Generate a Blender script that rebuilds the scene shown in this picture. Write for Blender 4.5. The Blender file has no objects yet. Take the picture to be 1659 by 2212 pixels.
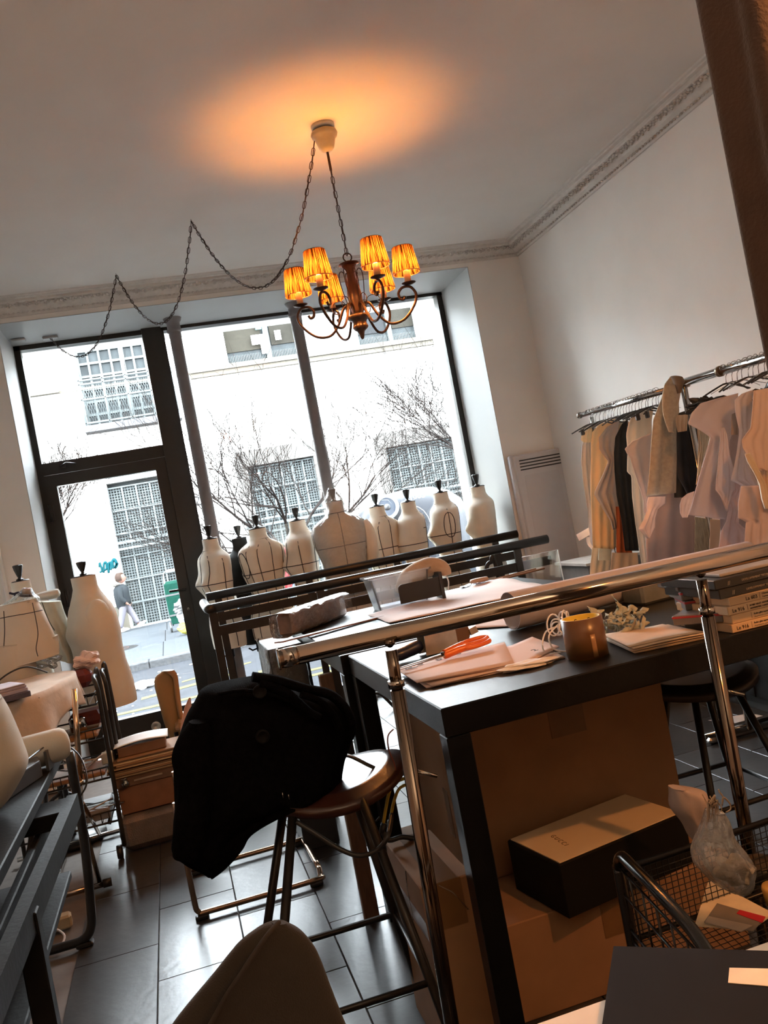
import bpy, math, random
from mathutils import Vector, Matrix
random.seed(7)
PI = math.pi
SC = bpy.context.scene
COL = SC.collection
# ------------------------------------------------------------------ camera
CAM_H, FPX = 1.35, 1902.0
YAW, PITCH, ROLL = math.radians(14.12), math.radians(-0.18), math.radians(-10.71)
_f = Vector((math.sin(YAW)*math.cos(PITCH), math.cos(YAW)*math.cos(PITCH), math.sin(PITCH)))
_r = Vector((math.cos(YAW), -math.sin(YAW), 0)); _u = _r.cross(_f)
RR = _r*math.cos(ROLL) + _u*math.sin(ROLL)
UU = -_r*math.sin(ROLL) + _u*math.cos(ROLL)
FF = _f
cam_data = bpy.data.cameras.new('camera'); cam = bpy.data.objects.new('camera', cam_data)
COL.objects.link(cam); SC.camera = cam
cam_data.sensor_fit = 'HORIZONTAL'; cam_data.sensor_width = 36.0
cam_data.lens = FPX*36.0/1659.0; cam_data.clip_start = 0.05; cam_data.clip_end = 200
m = Matrix.Identity(4)
for i in range(3):
    m[i][0] = RR[i]; m[i][1] = UU[i]; m[i][2] = -FF[i]
m[0][3], m[1][3], m[2][3] = 0, 0, CAM_H
cam.matrix_world = m
# ------------------------------------------------------------------ sky and light
world = bpy.data.worlds.new('overcast_sky'); SC.world = world; world.use_nodes = True
bg = world.node_tree.nodes['Background']
bg.inputs[0].default_value = (0.86, 0.93, 1.0, 1); bg.inputs[1].default_value = 4.4
SC.view_settings.view_transform = 'Standard'
try: SC.view_settings.look = 'None'
except Exception: pass
SC.view_settings.gamma = 1.0
SC.view_settings.use_curve_mapping = False
SC.view_settings.exposure = 3.7
def portal(name, loc, sx, sy, rx):
    l = bpy.data.lights.new(name, 'AREA'); l.shape = 'RECTANGLE'; l.size = sx; l.size_y = sy
    o = bpy.data.objects.new(name, l); COL.objects.link(o); o.location = loc; o.rotation_euler = (rx, 0, 0)
    l.cycles.is_portal = True
    return o
portal('window_portal', (0.82, 6.62, 1.5), 3.3, 3.1, -PI/2)
WARM = (1.0, 0.34, 0.07)
def bulb_light(name, loc, power, radius=0.02, color=WARM):
    l = bpy.data.lights.new(name, 'POINT'); l.energy = power; l.color = color; l.shadow_soft_size = radius
    o = bpy.data.objects.new(name, l); COL.objects.link(o); o.location = loc
    return o
def spill_light():
    return bulb_light('work_lamp_light', (1.45, 0.55, 2.2), 6.0, 0.025, (1.0, 0.37, 0.095))
spill_light()
def room_fill(name, loc, size, power, rot, col):
    l = bpy.data.lights.new(name, 'AREA'); l.shape = 'DISK'; l.size = size; l.energy = power; l.color = col
    o = bpy.data.objects.new(name, l); COL.objects.link(o); o.location = loc; o.rotation_euler = rot
    return o
# added unseen fill light for the ceiling; its made-up lamp body is built below
room_fill('added_ceiling_fill', (.9, -1.2, 1.86), .34, 7.0, (math.radians(180), 0, 0), (1.0, .74, .50))
# ------------------------------------------------------------------ helpers
def ray(x, y): return RR*((x-829.5)/FPX) - UU*((y-1106)/FPX) + FF
ORG = Vector((0, 0, CAM_H))
def atY(x, y, Y): d = ray(x, y); return ORG + d*(Y/d.y)
def atX(x, y, X): d = ray(x, y); return ORG + d*(X/d.x)
def atZ(x, y, Z): d = ray(x, y); return ORG + d*((Z-CAM_H)/d.z)
class MB:
    def __init__(s): s.v = []; s.f = []; s.sm = []
    def add(s, vs, fs, smooth=False):
        n = len(s.v); s.v += [tuple(v) for v in vs]
        for f in fs: s.f.append(tuple(i+n for i in f)); s.sm.append(smooth)
        return s
    def box(s, c, d, rz=0, M=None):
        hx, hy, hz = d[0]/2, d[1]/2, d[2]/2
        vs = [Vector((x, y, z)) for x in (-hx, hx) for y in (-hy, hy) for z in (-hz, hz)]
        R = M if M is not None else Matrix.Rotation(rz, 3, 'Z')
        c = Vector(c); vs = [R @ v + c for v in vs]
        return s.add(vs, [(0,1,3,2),(4,6,7,5),(0,4,5,1),(2,3,7,6),(0,2,6,4),(1,5,7,3)])
    def bb(s, x0, x1, y0, y1, z0, z1):
        return s.box(((x0+x1)/2, (y0+y1)/2, (z0+z1)/2), (abs(x1-x0), abs(y1-y0), abs(z1-z0)))
    def rbox(s, c, d, b=0.004, rz=0):
        # chamfered box
        hx, hy, hz = d[0]/2, d[1]/2, d[2]/2; b = min(b, hx*.9, hy*.9, hz*.9)
        R = Matrix.Rotation(rz, 3, 'Z'); c = Vector(c); vs = []
        rings = [(-hz, b), (-hz+b, 0), (hz-b, 0), (hz, b)]
        for z, k in rings:
            x, y = hx-k, hy-k; q = b if k == 0 else b*.4
            vs += [(x-q,-y,z),(x,-y+q,z),(x,y-q,z),(x-q,y,z),(-x+q,y,z),(-x,y-q,z),(-x,-y+q,z),(-x+q,-y,z)]
        vs = [R @ Vector(v) + c for v in vs]; fs = []
        for k in range(3):
            for i in range(8):
                j = (i+1) % 8; fs.append((k*8+i, k*8+j, k*8+8+j, k*8+8+i))
        fs += [tuple(range(7, -1, -1)), tuple(range(24, 32))]
        return s.add(vs, fs)
    def tube(s, pts, r, n=8, closed=False, smooth=True, caps=True, flat=None):
        pts = [Vector(p) for p in pts]; N = len(pts)
        rs = r if isinstance(r, (list, tuple)) else [r]*N
        vs = []; up = None
        for i, p in enumerate(pts):
            if closed: t = pts[(i+1) % N]-pts[i-1]
            else: t = pts[min(i+1, N-1)]-pts[max(i-1, 0)]
            if t.length < 1e-9: t = Vector((0,0,1))
            t.normalize()
            if up is None:
                up = Vector((0,0,1)) if abs(t.z) < .9 else Vector((1,0,0))
            a = up - t*up.dot(t)
            if a.length < 1e-6: a = t.orthogonal()
            a.normalize(); b = t.cross(a); up = a
            for k in range(n):
                an = 2*PI*k/n; ca, sa = math.cos(an), math.sin(an)
                if flat: ca *= flat
                vs.append(p + (a*ca + b*sa)*rs[i])
        fs = []
        for i in range(N if closed else N-1):
            j = (i+1) % N
            for k in range(n):
                q = (k+1) % n; fs.append((i*n+k, i*n+q, j*n+q, j*n+k))
        s.add(vs, fs, smooth)
        if caps and not closed:
            b0 = len(s.v)-N*n
            s.f.append(tuple(b0+k for k in range(n-1, -1, -1))); s.sm.append(False)
            s.f.append(tuple(b0+(N-1)*n+k for k in range(n))); s.sm.append(False)
        return s
    def lathe(s, prof, c=(0,0,0), n=20, M=None, smooth=True, caps=True, a0=0, a1=2*PI):
        full = abs(a1-a0-2*PI) < 1e-6; c = Vector(c); vs = []; nn = n if full else n+1
        for r, z in prof:
            for k in range(nn):
                an = a0+(a1-a0)*k/n; v = Vector((r*math.cos(an), r*math.sin(an), z))
                vs.append((M @ v if M is not None else v) + c)
        fs = []
        for i in range(len(prof)-1):
            for k in range(n):
                q = (k+1) % nn; fs.append((i*nn+k, i*nn+q, (i+1)*nn+q, (i+1)*nn+k))
        b0 = len(s.v); s.add(vs, fs, smooth)
        if caps and full:
            if prof[0][0] > 1e-5: s.f.append(tuple(b0+k for k in range(n-1, -1, -1))); s.sm.append(False)
            if prof[-1][0] > 1e-5: s.f.append(tuple(b0+(len(prof)-1)*n+k for k in range(n))); s.sm.append(False)
        return s
    def grid(s, P, nu, nv, cu=False, cv=False, smooth=True):
        vs = [P(i/(nu if cu else nu-1), j/(nv if cv else nv-1)) for j in range(nv) for i in range(nu)]
        fs = []
        for j in range(nv if cv else nv-1):
            for i in range(nu if cu else nu-1):
                a = j*nu+i; b = j*nu+(i+1) % nu; c = ((j+1) % nv)*nu+(i+1) % nu; d = ((j+1) % nv)*nu+i
                fs.append((a, b, c, d))
        return s.add(vs, fs, smooth)
    def extr(s, poly, t, closedcaps=True):
        # poly: list of 3d points (planar, any), t: thickness vector
        n = len(poly); t = Vector(t); vs = [Vector(p) for p in poly]; vs += [p+t for p in vs[:n]]
        fs = [tuple(range(n-1, -1, -1)), tuple(range(n, 2*n))]
        for i in range(n):
            j = (i+1) % n; fs.append((i, j, n+j, n+i))
        return s.add(vs, fs)
    def sph(s, c, r, n=12, sc=(1,1,1)):
        pr = [(max(1e-6, math.sin(PI*k/(n//2))), -math.cos(PI*k/(n//2))) for k in range(n//2+1)]
        M = Matrix.Diagonal((r*sc[0], r*sc[1], r*sc[2]))
        return s.lathe(pr, c, n, M)
    def build(s, name, mt, parent=None, label=None, kind=None, solid=0, sub=0, bevel=0):
        me = bpy.data.meshes.new(name)
        off = Vector((0,0,0)); p = parent
        while p is not None: off += p.location; p = p.parent
        if parent is not None and parent.get('_rot', 0): off = Vector((0,0,0))
        me.from_pydata([(v[0]-off.x, v[1]-off.y, v[2]-off.z) for v in s.v], [], s.f)
        me.update()
        for pl, sm in zip(me.polygons, s.sm): pl.use_smooth = sm
        o = bpy.data.objects.new(name, me); COL.objects.link(o)
        if mt: me.materials.append(mt)
        if parent is not None: o.parent = parent
        if label: o['label'] = label
        if kind: o['kind'] = kind
        if bevel:
            b = o.modifiers.new('bevel', 'BEVEL'); b.width = bevel; b.segments = 2; b.limit_method = 'ANGLE'
        if solid:
            q = o.modifiers.new('solid', 'SOLIDIFY'); q.thickness = solid; q.offset = 0
        if sub:
            q = o.modifiers.new('sub', 'SUBSURF'); q.levels = sub; q.render_levels = sub
        return o
def tag(o, label, cat, group=None):
    o['label'] = label; o['category'] = cat
    if group: o['group'] = group
    return o
def thing(name, label, cat, loc=(0,0,0), group=None):
    o = bpy.data.objects.new(name, None); COL.objects.link(o); o.location = loc
    o.empty_display_size = .05
    return tag(o, label, cat, group)
def struct(o): o['kind'] = 'structure'; return o
def lerp(a, b, t): return a+(b-a)*t
def interp(tab, x):
    if x <= tab[0][0]: return tab[0][1:]
    for a, b in zip(tab, tab[1:]):
        if x <= b[0]:
            t = (x-a[0])/(b[0]-a[0]); t = t*t*(3-2*t)*.5+t*.5
            return tuple(lerp(p, q, t) for p, q in zip(a[1:], b[1:]))
    return tab[-1][1:]
def linterp(tab, x):
    if x <= tab[0][0]: return tab[0][1:]
    for a, b in zip(tab, tab[1:]):
        if x <= b[0]:
            t = (x-a[0])/(b[0]-a[0]); return tuple(lerp(p, q, t) for p, q in zip(a[1:], b[1:]))
    return tab[-1][1:]
def smooth_path(pts, k=6, closed=False):
    pts = [Vector(p) for p in pts]; n = len(pts); out = []
    for i in range(n if closed else n-1):
        if closed: p0, p1, p2, p3 = pts[i-1], pts[i], pts[(i+1) % n], pts[(i+2) % n]
        else: p0, p1, p2, p3 = pts[max(i-1,0)], pts[i], pts[i+1], pts[min(i+2,n-1)]
        for j in range(k):
            t = j/k
            out.append(.5*((2*p1)+(p2-p0)*t+(2*p0-5*p1+4*p2-p3)*t*t+(3*p1-p0-3*p2+p3)*t**3))
    if not closed: out.append(pts[-1])
    return out
def sag(a, b, drop, n=14):
    a, b = Vector(a), Vector(b)
    return [a.lerp(b, i/n)+Vector((0,0,-drop*4*(i/n)*(1-i/n))) for i in range(n+1)]
def txt(name, body, loc, size, mt, parent, M, label=None, ext=0.0004, align='LEFT'):
    c = bpy.data.curves.new(name, 'FONT'); c.body = body; c.size = size; c.extrude = ext; c.align_x = align
    o = bpy.data.objects.new(name, c); COL.objects.link(o); c.materials.append(mt)
    off = Vector((0,0,0)); p = parent
    while p is not None: off += p.location; p = p.parent
    mm = M.to_4x4(); mm.translation = Vector(loc)-off; 
    if parent is not None: o.parent = parent
    o.matrix_local = mm
    if label: o['label'] = label
    return o
def axes(x, y):
    x = Vector(x).normalized(); y = Vector(y); y = (y-x*x.dot(y)).normalized(); z = x.cross(y)
    return Matrix((x, y, z)).transposed()
# ------------------------------------------------------------------ materials
MC = {}
def pm(name, col, rough=.6, metal=0, var=.12, scale=18, bump=0, bscale=None, spec=None, sheen=0, coat=0, stretch=None, emit=None, es=0):
    if name in MC: return MC[name]
    mt = bpy.data.materials.new(name); mt.use_nodes = True; nt = mt.node_tree; N = nt.nodes; L = nt.links
    b = N['Principled BSDF']; b.inputs['Roughness'].default_value = rough; b.inputs['Metallic'].default_value = metal
    if spec is not None: b.inputs['Specular IOR Level'].default_value = spec
    if sheen: b.inputs['Sheen Weight'].default_value = sheen
    if coat: b.inputs['Coat Weight'].default_value = coat
    tc = N.new('ShaderNodeTexCoord'); mp = N.new('ShaderNodeMapping'); L.new(tc.outputs['Object'], mp.inputs[0])
    if stretch: mp.inputs['Scale'].default_value = stretch
    nz = N.new('ShaderNodeTexNoise'); nz.inputs['Scale'].default_value = scale; nz.inputs['Detail'].default_value = 5
    L.new(mp.outputs[0], nz.inputs['Vector'])
    rp = N.new('ShaderNodeValToRGB'); L.new(nz.outputs['Fac'], rp.inputs[0])
    rp.color_ramp.elements[0].position = .3; rp.color_ramp.elements[1].position = .7
    rp.color_ramp.elements[0].color = tuple(max(0, c*(1-var)) for c in col)+(1,)
    rp.color_ramp.elements[1].color = tuple(min(1, c*(1+var)) for c in col)+(1,)
    L.new(rp.outputs[0], b.inputs['Base Color'])
    if bump:
        n2 = N.new('ShaderNodeTexNoise'); n2.inputs['Scale'].default_value = bscale or scale*4; n2.inputs['Detail'].default_value = 4
        L.new(mp.outputs[0], n2.inputs['Vector'])
        bp = N.new('ShaderNodeBump'); bp.inputs['Strength'].default_value = bump; bp.inputs['Distance'].default_value = .01
        L.new(n2.outputs['Fac'], bp.inputs['Height']); L.new(bp.outputs[0], b.inputs['Normal'])
    if es:
        b.inputs['Emission Color'].default_value = tuple(emit or col)+(1,); b.inputs['Emission Strength'].default_value = es
    MC[name] = mt; return mt
def clear(name, col=(1,1,1), gloss=.12, rough=.05, wrinkle=0, haze=0.0):
    if name in MC: return MC[name]
    mt = bpy.data.materials.new(name); mt.use_nodes = True; nt = mt.node_tree; N = nt.nodes; L = nt.links
    N.remove(N['Principled BSDF']); out = N['Material Output']
    t = N.new('ShaderNodeBsdfTransparent'); t.inputs[0].default_value = tuple(col)+(1,)
    g = N.new('ShaderNodeBsdfGlossy'); g.inputs['Roughness'].default_value = rough
    fr = N.new('ShaderNodeFresnel'); fr.inputs[0].default_value = 1.45
    mx = N.new('ShaderNodeMixShader')
    ma = N.new('ShaderNodeMath'); ma.operation = 'MULTIPLY_ADD'; ma.inputs[1].default_value = 1.0; ma.inputs[2].default_value = gloss; ma.use_clamp = True
    L.new(fr.outputs[0], ma.inputs[0]); L.new(ma.outputs[0], mx.inputs[0]); L.new(t.outputs[0], mx.inputs[1]); L.new(g.outputs[0], mx.inputs[2])
    last = mx
    if haze:
        d = N.new('ShaderNodeBsdfDiffuse'); d.inputs[0].default_value = (.8,.8,.78,1); m2 = N.new('ShaderNodeMixShader'); m2.inputs[0].default_value = haze
        L.new(mx.outputs[0], m2.inputs[1]); L.new(d.outputs[0], m2.inputs[2]); last = m2
    if wrinkle:
        nz = N.new('ShaderNodeTexNoise'); nz.inputs['Scale'].default_value = 30; nz.inputs['Detail'].default_value = 3
        tc = N.new('ShaderNodeTexCoord'); L.new(tc.outputs['Object'], nz.inputs['Vector'])
        bp = N.new('ShaderNodeBump'); bp.inputs['Strength'].default_value = wrinkle; bp.inputs['Distance'].default_value = .02
        L.new(nz.outputs['Fac'], bp.inputs['Height']); L.new(bp.outputs[0], g.inputs['Normal']); L.new(bp.outputs[0], fr.inputs['Normal'])
    L.new(last.outputs[0], out.inputs[0]); MC[name] = mt; return mt
W_CEIL = pm('ceiling_paint', (.70,.66,.62), .8, var=.03, scale=3, bump=.05, bscale=60)
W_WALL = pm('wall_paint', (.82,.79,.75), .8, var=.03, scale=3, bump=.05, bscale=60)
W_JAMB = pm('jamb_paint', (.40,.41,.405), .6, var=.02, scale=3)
W_PLAST = pm('plaster', (.60,.57,.53), .7, var=.06, scale=20, bump=.2)
TILE = pm('floor_tile', (.042,.038,.036), .32, var=.25, scale=5, bump=.08, bscale=30, spec=.6)
GROUT = pm('grout', (.16,.13,.11), .9)
BLKFR = pm('black_window_frame', (.018,.016,.014), .45, var=.1)
COLGR = pm('column_paint', (.19,.175,.178), .5, var=.06)
GLASS = clear('window_glass', (.97,.985,.98), .0, .0)
LINEN = pm('mannequin_canvas', (.74,.68,.58), .85, var=.05, scale=14, bump=.15, bscale=400)
LINEN2 = pm('bare_canvas', (.58,.53,.44), .85, var=.04, scale=9, bump=.12, bscale=400)
TAPE = pm('black_style_tape', (.02,.018,.02), .6)
KNOB = pm('black_wood', (.012,.011,.011), .35)
STEEL = pm('blackened_metal', (.03,.027,.025), .38, metal=.6, var=.15)
CHROME = pm('chrome', (.36,.34,.32), .12, metal=1, var=.03, scale=4)
BRONZE = pm('bronze_tube', (.42,.28,.19), .22, metal=1, var=.06)
BLACKW = pm('black_wood_top', (.006,.0056,.0056), .30, var=.2, scale=8, stretch=(1,12,1), bump=.12, bscale=40, spec=.2)
PLAST = pm('black_plastic', (.018,.018,.018), .42)
KRAFT = pm('kraft_card', (.34,.20,.11), .8, var=.1, scale=10, bump=.06)
KRAFTD = pm('brown_packing_tape', (.15,.075,.03), .3, var=.1)
CARD = pm('cardboard', (.24,.125,.06), .85, var=.08, scale=8, bump=.06)
PINKP = pm('pattern_paper', (.62,.47,.41), .8, var=.04, scale=4, bump=.04)
LILAC = pm('lilac_pattern_paper', (.55,.49,.50), .8, var=.05, scale=5)
CREAMP = pm('cream_pattern_card', (.70,.60,.46), .8, var=.05, scale=5)
WHITEP = pm('white_paper', (.78,.76,.74), .8, var=.03)
INK = pm('black_ink', (.02,.02,.02), .7)
COATB = pm('black_wool', (.0045,.0042,.0048), .95, var=.3, scale=60, bump=.5, bscale=300, spec=.02)
FILM = clear('clear_plastic_film', (.97,.97,.96), .05, .18, wrinkle=.9, haze=.06)
FILMH = clear('hazy_plastic_cover', (.97,.97,.97), .10, .2, wrinkle=1.0, haze=.22)
CLEARP = clear('clear_plastic_tub', (.93,.94,.96), .04, .15, haze=.12)
# ------------------------------------------------------------------ room shell
X0, X1, Y0, YW, YF, ZC = -1.02, 2.82, -2.6, 5.88, 6.5, 3.07
XJL, XJR, ZS = -0.76, 2.42, 2.94
fl = struct(MB().bb(X0-.2, X1+.2, Y0, 6.75, -.2, -.0105).build('floor', GROUT))
random.seed(3)
tile_mesh = {}
TW, TL = .2862, .581
joint = [3.83, 3.55, 3.275, 3.014, 3.26, 3.50]   # a tile joint for each column, measured
ci = 0
for c in range(-2, 10):
    xa = .013 + TW*c; xb = xa+TW
    if xb < X0: continue
    xa2, xb2 = max(xa, X0-.05)+.0018, min(xb, X1+.05)-.0018
    if xb2-xa2 < .02: continue
    base = {-2: 3.83, -1: 3.55, 0: 3.277, 1: 3.014}.get(c, 3.014-(c-1)*.19)
    k0 = int((0.9-base)//TL); y = base+k0*TL
    while y < 6.7:
        ya, yb = y+.0018, min(y+TL, 6.72)-.0018
        key = (round(xb2-xa2, 4), round(yb-ya, 4))
        o = None
        if yb-ya > .03:
            if key in tile_mesh:
                o = bpy.data.objects.new('tile', tile_mesh[key]); COL.objects.link(o)
            else:
                o = MB().rbox((0, 0, -.006), (key[0], key[1], .012), .0012).build('tile', TILE); tile_mesh[key] = o.data
            o.location = ((xa2+xb2)/2, (ya+yb)/2, random.uniform(-.0005, .0002)); o.parent = fl
        y += TL
struct(MB().bb(X0-.2, X1+.2, Y0, YW+.4, ZC, ZC+.2).build('ceiling', W_CEIL))
struct(MB().bb(X1, X1+.2, Y0, 6.9, -.1, ZC+.1).build('wall_right', W_WALL))
struct(MB().bb(X0-.2, X0, Y0, 6.9, -.1, ZC+.1).build('wall_left', W_WALL))
struct(MB().bb(X0-.2, X1+.2, Y0-.2, Y0, -.1, ZC+.1).build('wall_back', pm('dark_back_wall', (.12,.07,.045), .8)))
wf = MB().bb(X0, XJL, YW, 6.9, 0, ZC+.01).bb(XJR, X1, YW, 6.9, 0, ZC+.01).bb(XJL, XJR, YW, 6.9, ZS, ZC+.01).bb(X0-.2, X1+.2, 6.7, 6.9, ZC, 4.2)
wf = struct(wf.build('wall_front', W_WALL))
# bright painted reveals around the shop window
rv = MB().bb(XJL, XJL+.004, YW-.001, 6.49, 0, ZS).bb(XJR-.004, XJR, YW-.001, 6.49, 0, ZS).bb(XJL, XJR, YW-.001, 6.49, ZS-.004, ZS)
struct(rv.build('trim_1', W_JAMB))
# small pipe running up the corner by the left wall
pipe = MB().tube([(X0+.035, YW-.02, 0), (X0+.035, YW-.02, ZC-.1)], .012, 10).build('trim_2', W_WALL); struct(pipe)
# ------------------------------------------------------------------ cornice
prof = [(0,-.10),(.012,-.10),(.016,-.088),(.016,-.082),(.028,-.078),(.045,-.066),(.058,-.050),(.062,-.040),(.090,-.036),(.098,-.030),(.100,-.018),(.122,-.016),(.126,-.010),(.140,-.008),(.146,0.002),(0,0.002)]
def cornice(name, a, b, nrm):
    a, b, nrm = Vector(a), Vector(b), Vector(nrm); mb = MB(); n = len(prof)
    vs = [p + nrm*d + Vector((0,0,z)) for p in (a, b) for d, z in prof]
    fs = [(i, (i+1) % n, n+(i+1) % n, n+i) for i in range(n)]
    mb.add(vs, fs); o = mb.build(name, W_PLAST2); struct(o)
    L = (b-a).length; t = (b-a).normalized(); up = Vector((0,0,1))
    leaf = MB(); bead = MB(); rnd = random.Random(5)
    k = int(L/.055)
    for i in range(k):
        c = a+t*((i+.5)*L/k)+nrm*.074+up*(-.047)
        ax = (nrm*.7-up*.7).normalized(); w = t; h = ax
        s_ = .024
        for q, (da, db, dr) in enumerate([(-.4,0,.55),(.4,0,.55),(0,.45,.6),(0,-.45,.5)]):
            cc = c+w*da*s_*1.6+ (nrm*.75+up*.6)*db*s_
            leaf.lathe([(1e-5,-.5),(.7,-.2),(.8,.1),(1e-5,.55)], cc, 6, Matrix((w*s_*dr, (nrm*.75+up*.6)*s_*dr, ax*s_*.55)).transposed(), smooth=True, caps=False)
    k2 = int(L/.03)
    for i in range(k2):
        c = a+t*((i+.5)*L/k2)+nrm*.022+up*(-.083)
        bead.lathe([(1e-5,-.008),(.007,-.004),(.007,.004),(1e-5,.008)], c, 5, axes(nrm, up), caps=False)
    leaf.build('leaf_moulding', W_PLAST2, o, kind='stuff'); bead.build('bead_moulding', W_PLAST2, o, kind='stuff')
W_PLAST2 = pm('cornice_plaster', (.60,.57,.53), .75, var=.06, scale=25)
cornice('trim_3', (X0, YW, ZC), (X1, YW, ZC), (0,-1,0))
cornice('trim_4', (X1, -.5, ZC), (X1, YW, ZC), (-1,0,0))
# ------------------------------------------------------------------ shop front: frames and glass
YG = 6.50
dr = MB()
dr.bb(-.757,-.715, YG, YG+.09, 0, ZS)                 # outer left
dr.bb(-.757, .115, YG, YG+.09, 2.905, ZS)              # head
dr.bb(-.715, .115, YG-.01, YG+.09, 2.015, 2.10)        # transom bar
win1 = struct(dr.build('window_1', BLKFR)); MB().bb(-.715, .115, YG+.04, YG+.05, 2.10, 2.905).build('glass', GLASS, win1)
d = MB()
d.bb(-.714,-.672+.03, YG-.03, YG+.05, .02, 2.01); d.bb(.035, .114, YG-.03, YG+.05, .02, 2.01)
d.bb(-.642, .035, YG-.03, YG+.05, 1.93, 2.01); d.bb(-.642, .035, YG-.03, YG+.05, .02, .245)
door = struct(d.build('door_1', BLKFR)); MB().bb(-.642, .035, YG+.005, YG+.015, .245, 1.93).build('glass', GLASS, door)
h = MB().tube([(.082,YG-.03,1.055),(.082,YG-.075,1.055)], .009, 8).tube([(.086,YG-.075,1.055),(.03,YG-.075,1.057),(-.03,YG-.078,1.06)], .009, 8)
h.build('handle', STEEL, door, label='dark lever handle with a pale worn tip')
MB().lathe([(.012,0),(.012,.006),(.004,.007)], (.078,YG-.03,.91), 12, Matrix.Rotation(PI/2,3,'X')).build('lock_cylinder', CHROME, door)
MB().lathe([(.034,0),(.034,.006),(.026,.008),(.010,.008),(.008,.004),(.001,.004)], (-.29,YG-.03,.145), 20, Matrix.Rotation(PI/2,3,'X')).build('floor_lock', pm('brushed_lock',(.5,.47,.4),.35,metal=.7), door, label='round pale lock disc in the bottom rail')
for z in (.5, 1.75, 1.15):
    MB().bb(-.735,-.69, YG-.045, YG-.03, z-.05, z+.05).tube([(-.713,YG-.05,z-.06),(-.713,YG-.05,z+.06)], .01, 8).build('hinge', BLKFR, door)
MB().bb(-.60,-.56,YG-.05,YG-.03,2.045,2.075).tube([(-.59,YG-.05,2.06),(-.55,YG-.07,2.075),(-.49,YG-.06,2.06)], .006, 6).build('door_stay', STEEL, door)
post = struct(MB().bb(.115, .252, YG-.05, YG+.09, 0, ZS).build('trim_5', BLKFR))
sw = MB().bb(.252, XJR, YG, YG+.09, 2.915, ZS).bb(2.375, XJR-.004, YG, YG+.09, 0, ZS).bb(.252, XJR, YG-.02, YG+.09, 0, .12)
sw.bb(.252,.27,YG,YG+.09,0,ZS)
win2 = struct(sw.build('window_2', BLKFR)); MB().bb(.262, 2.378, YG+.04, YG+.05, .11, 2.918).build('glass', GLASS, win2)
# number decal on the glass? it is the street number painted on the building opposite (see below)
# cast iron columns
for k, x in enumerate((.335, 1.20)):
    t = thing('iron_column', 'slim grey iron column inside the shop window, '+('next to the black door post' if k == 0 else 'behind the plastic-wrapped dress form'), 'column', (x, 6.27, 0), 'iron columns inside the window')
    MB().lathe([(.042,0.06),(.042,2.86)], (x,6.27,0), 24, caps=False).build('shaft', COLGR, t)
    MB().lathe([(.070,0),(.070,.03),(.055,.05),(.048,.06)], (x,6.27,0), 24).build('base', COLGR, t)
    MB().lathe([(.042,2.835),(.052,2.84),(.054,2.852),(.046,2.862),(.046,2.90),(.058,2.915),(.064,2.936),(.064,2.937)], (x,6.27,0), 24).build('capital', COLGR, t)
# electrical boxes on the soffit
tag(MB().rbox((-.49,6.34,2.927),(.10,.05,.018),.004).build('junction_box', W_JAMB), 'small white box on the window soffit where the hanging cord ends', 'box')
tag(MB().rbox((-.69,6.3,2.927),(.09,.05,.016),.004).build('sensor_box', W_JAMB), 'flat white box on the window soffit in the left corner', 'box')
# ------------------------------------------------------------------ street outside
ZST = -.10; YB = 19.0; KY = 13.2
ASPH = pm('asphalt',(0.0112,0.0118,0.0135), .8, var=.18, scale=6, bump=.2, bscale=120)
PAVE = pm('pavement_slab',(0.0222,0.0246,0.0274), .8, var=.08, scale=4, bump=.1, bscale=80)
KERB = pm('granite_kerb',(0.0240,0.0244,0.0253), .8, var=.3, scale=30)
YEL = pm('yellow_road_paint',(0.0396,0.0376,0.0119), .75, var=.25, scale=30)
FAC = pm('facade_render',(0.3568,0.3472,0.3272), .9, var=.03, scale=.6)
FACD = pm('facade_stone',(0.0598,0.0564,0.0524), .9, var=.12, scale=8)
GRIL = pm('white_grille_paint',(0.0510,0.0567,0.0567), .6, var=.05)
MESHM = pm('grey_wire_mesh', (.16,.18,.18), .6)
DGL = pm('dark_window_glass',(0.0156,0.0180,0.0189), .15, var=.3, scale=3)
struct(MB().bb(-30, 40, 6.9, 12.55, ZST-.2, ZST-.12).bb(-30, 40, 6.55, 7.6, ZST-.2, -.02).build('road', ASPH))
road = bpy.data.objects['road']
struct(MB().bb(-30, 40, 12.7, YB+.5, ZST-.3, ZST-.015).build('sidewalk', ASPH)); sdw = bpy.data.objects['sidewalk']
kb = None
for i in range(18):
    x = -6+i*1.0
    o = MB().rbox((0,0,0),(.992,.26,.14),.012).build('kerb_stone', KERB) if kb is None else bpy.data.objects.new('kerb_stone', kb.data)
    if kb is None: kb = o
    else: COL.objects.link(o)
    o.location = (x, 12.72, ZST-.07); o.parent = sdw
sb = None
for i in range(13):
    for j in range(3):
        x = -6.1+i*1.15+(.03*j)
        if sb is None: sb = o = MB().rbox((0,0,0),(1.14,2.03,.06),.006).build('paving_slab', PAVE)
        else: o = bpy.data.objects.new('paving_slab', sb.data); COL.objects.link(o)
        o.location = (x+.62, 13.88+j*2.04, ZST-.03); o.parent = sdw
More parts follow.
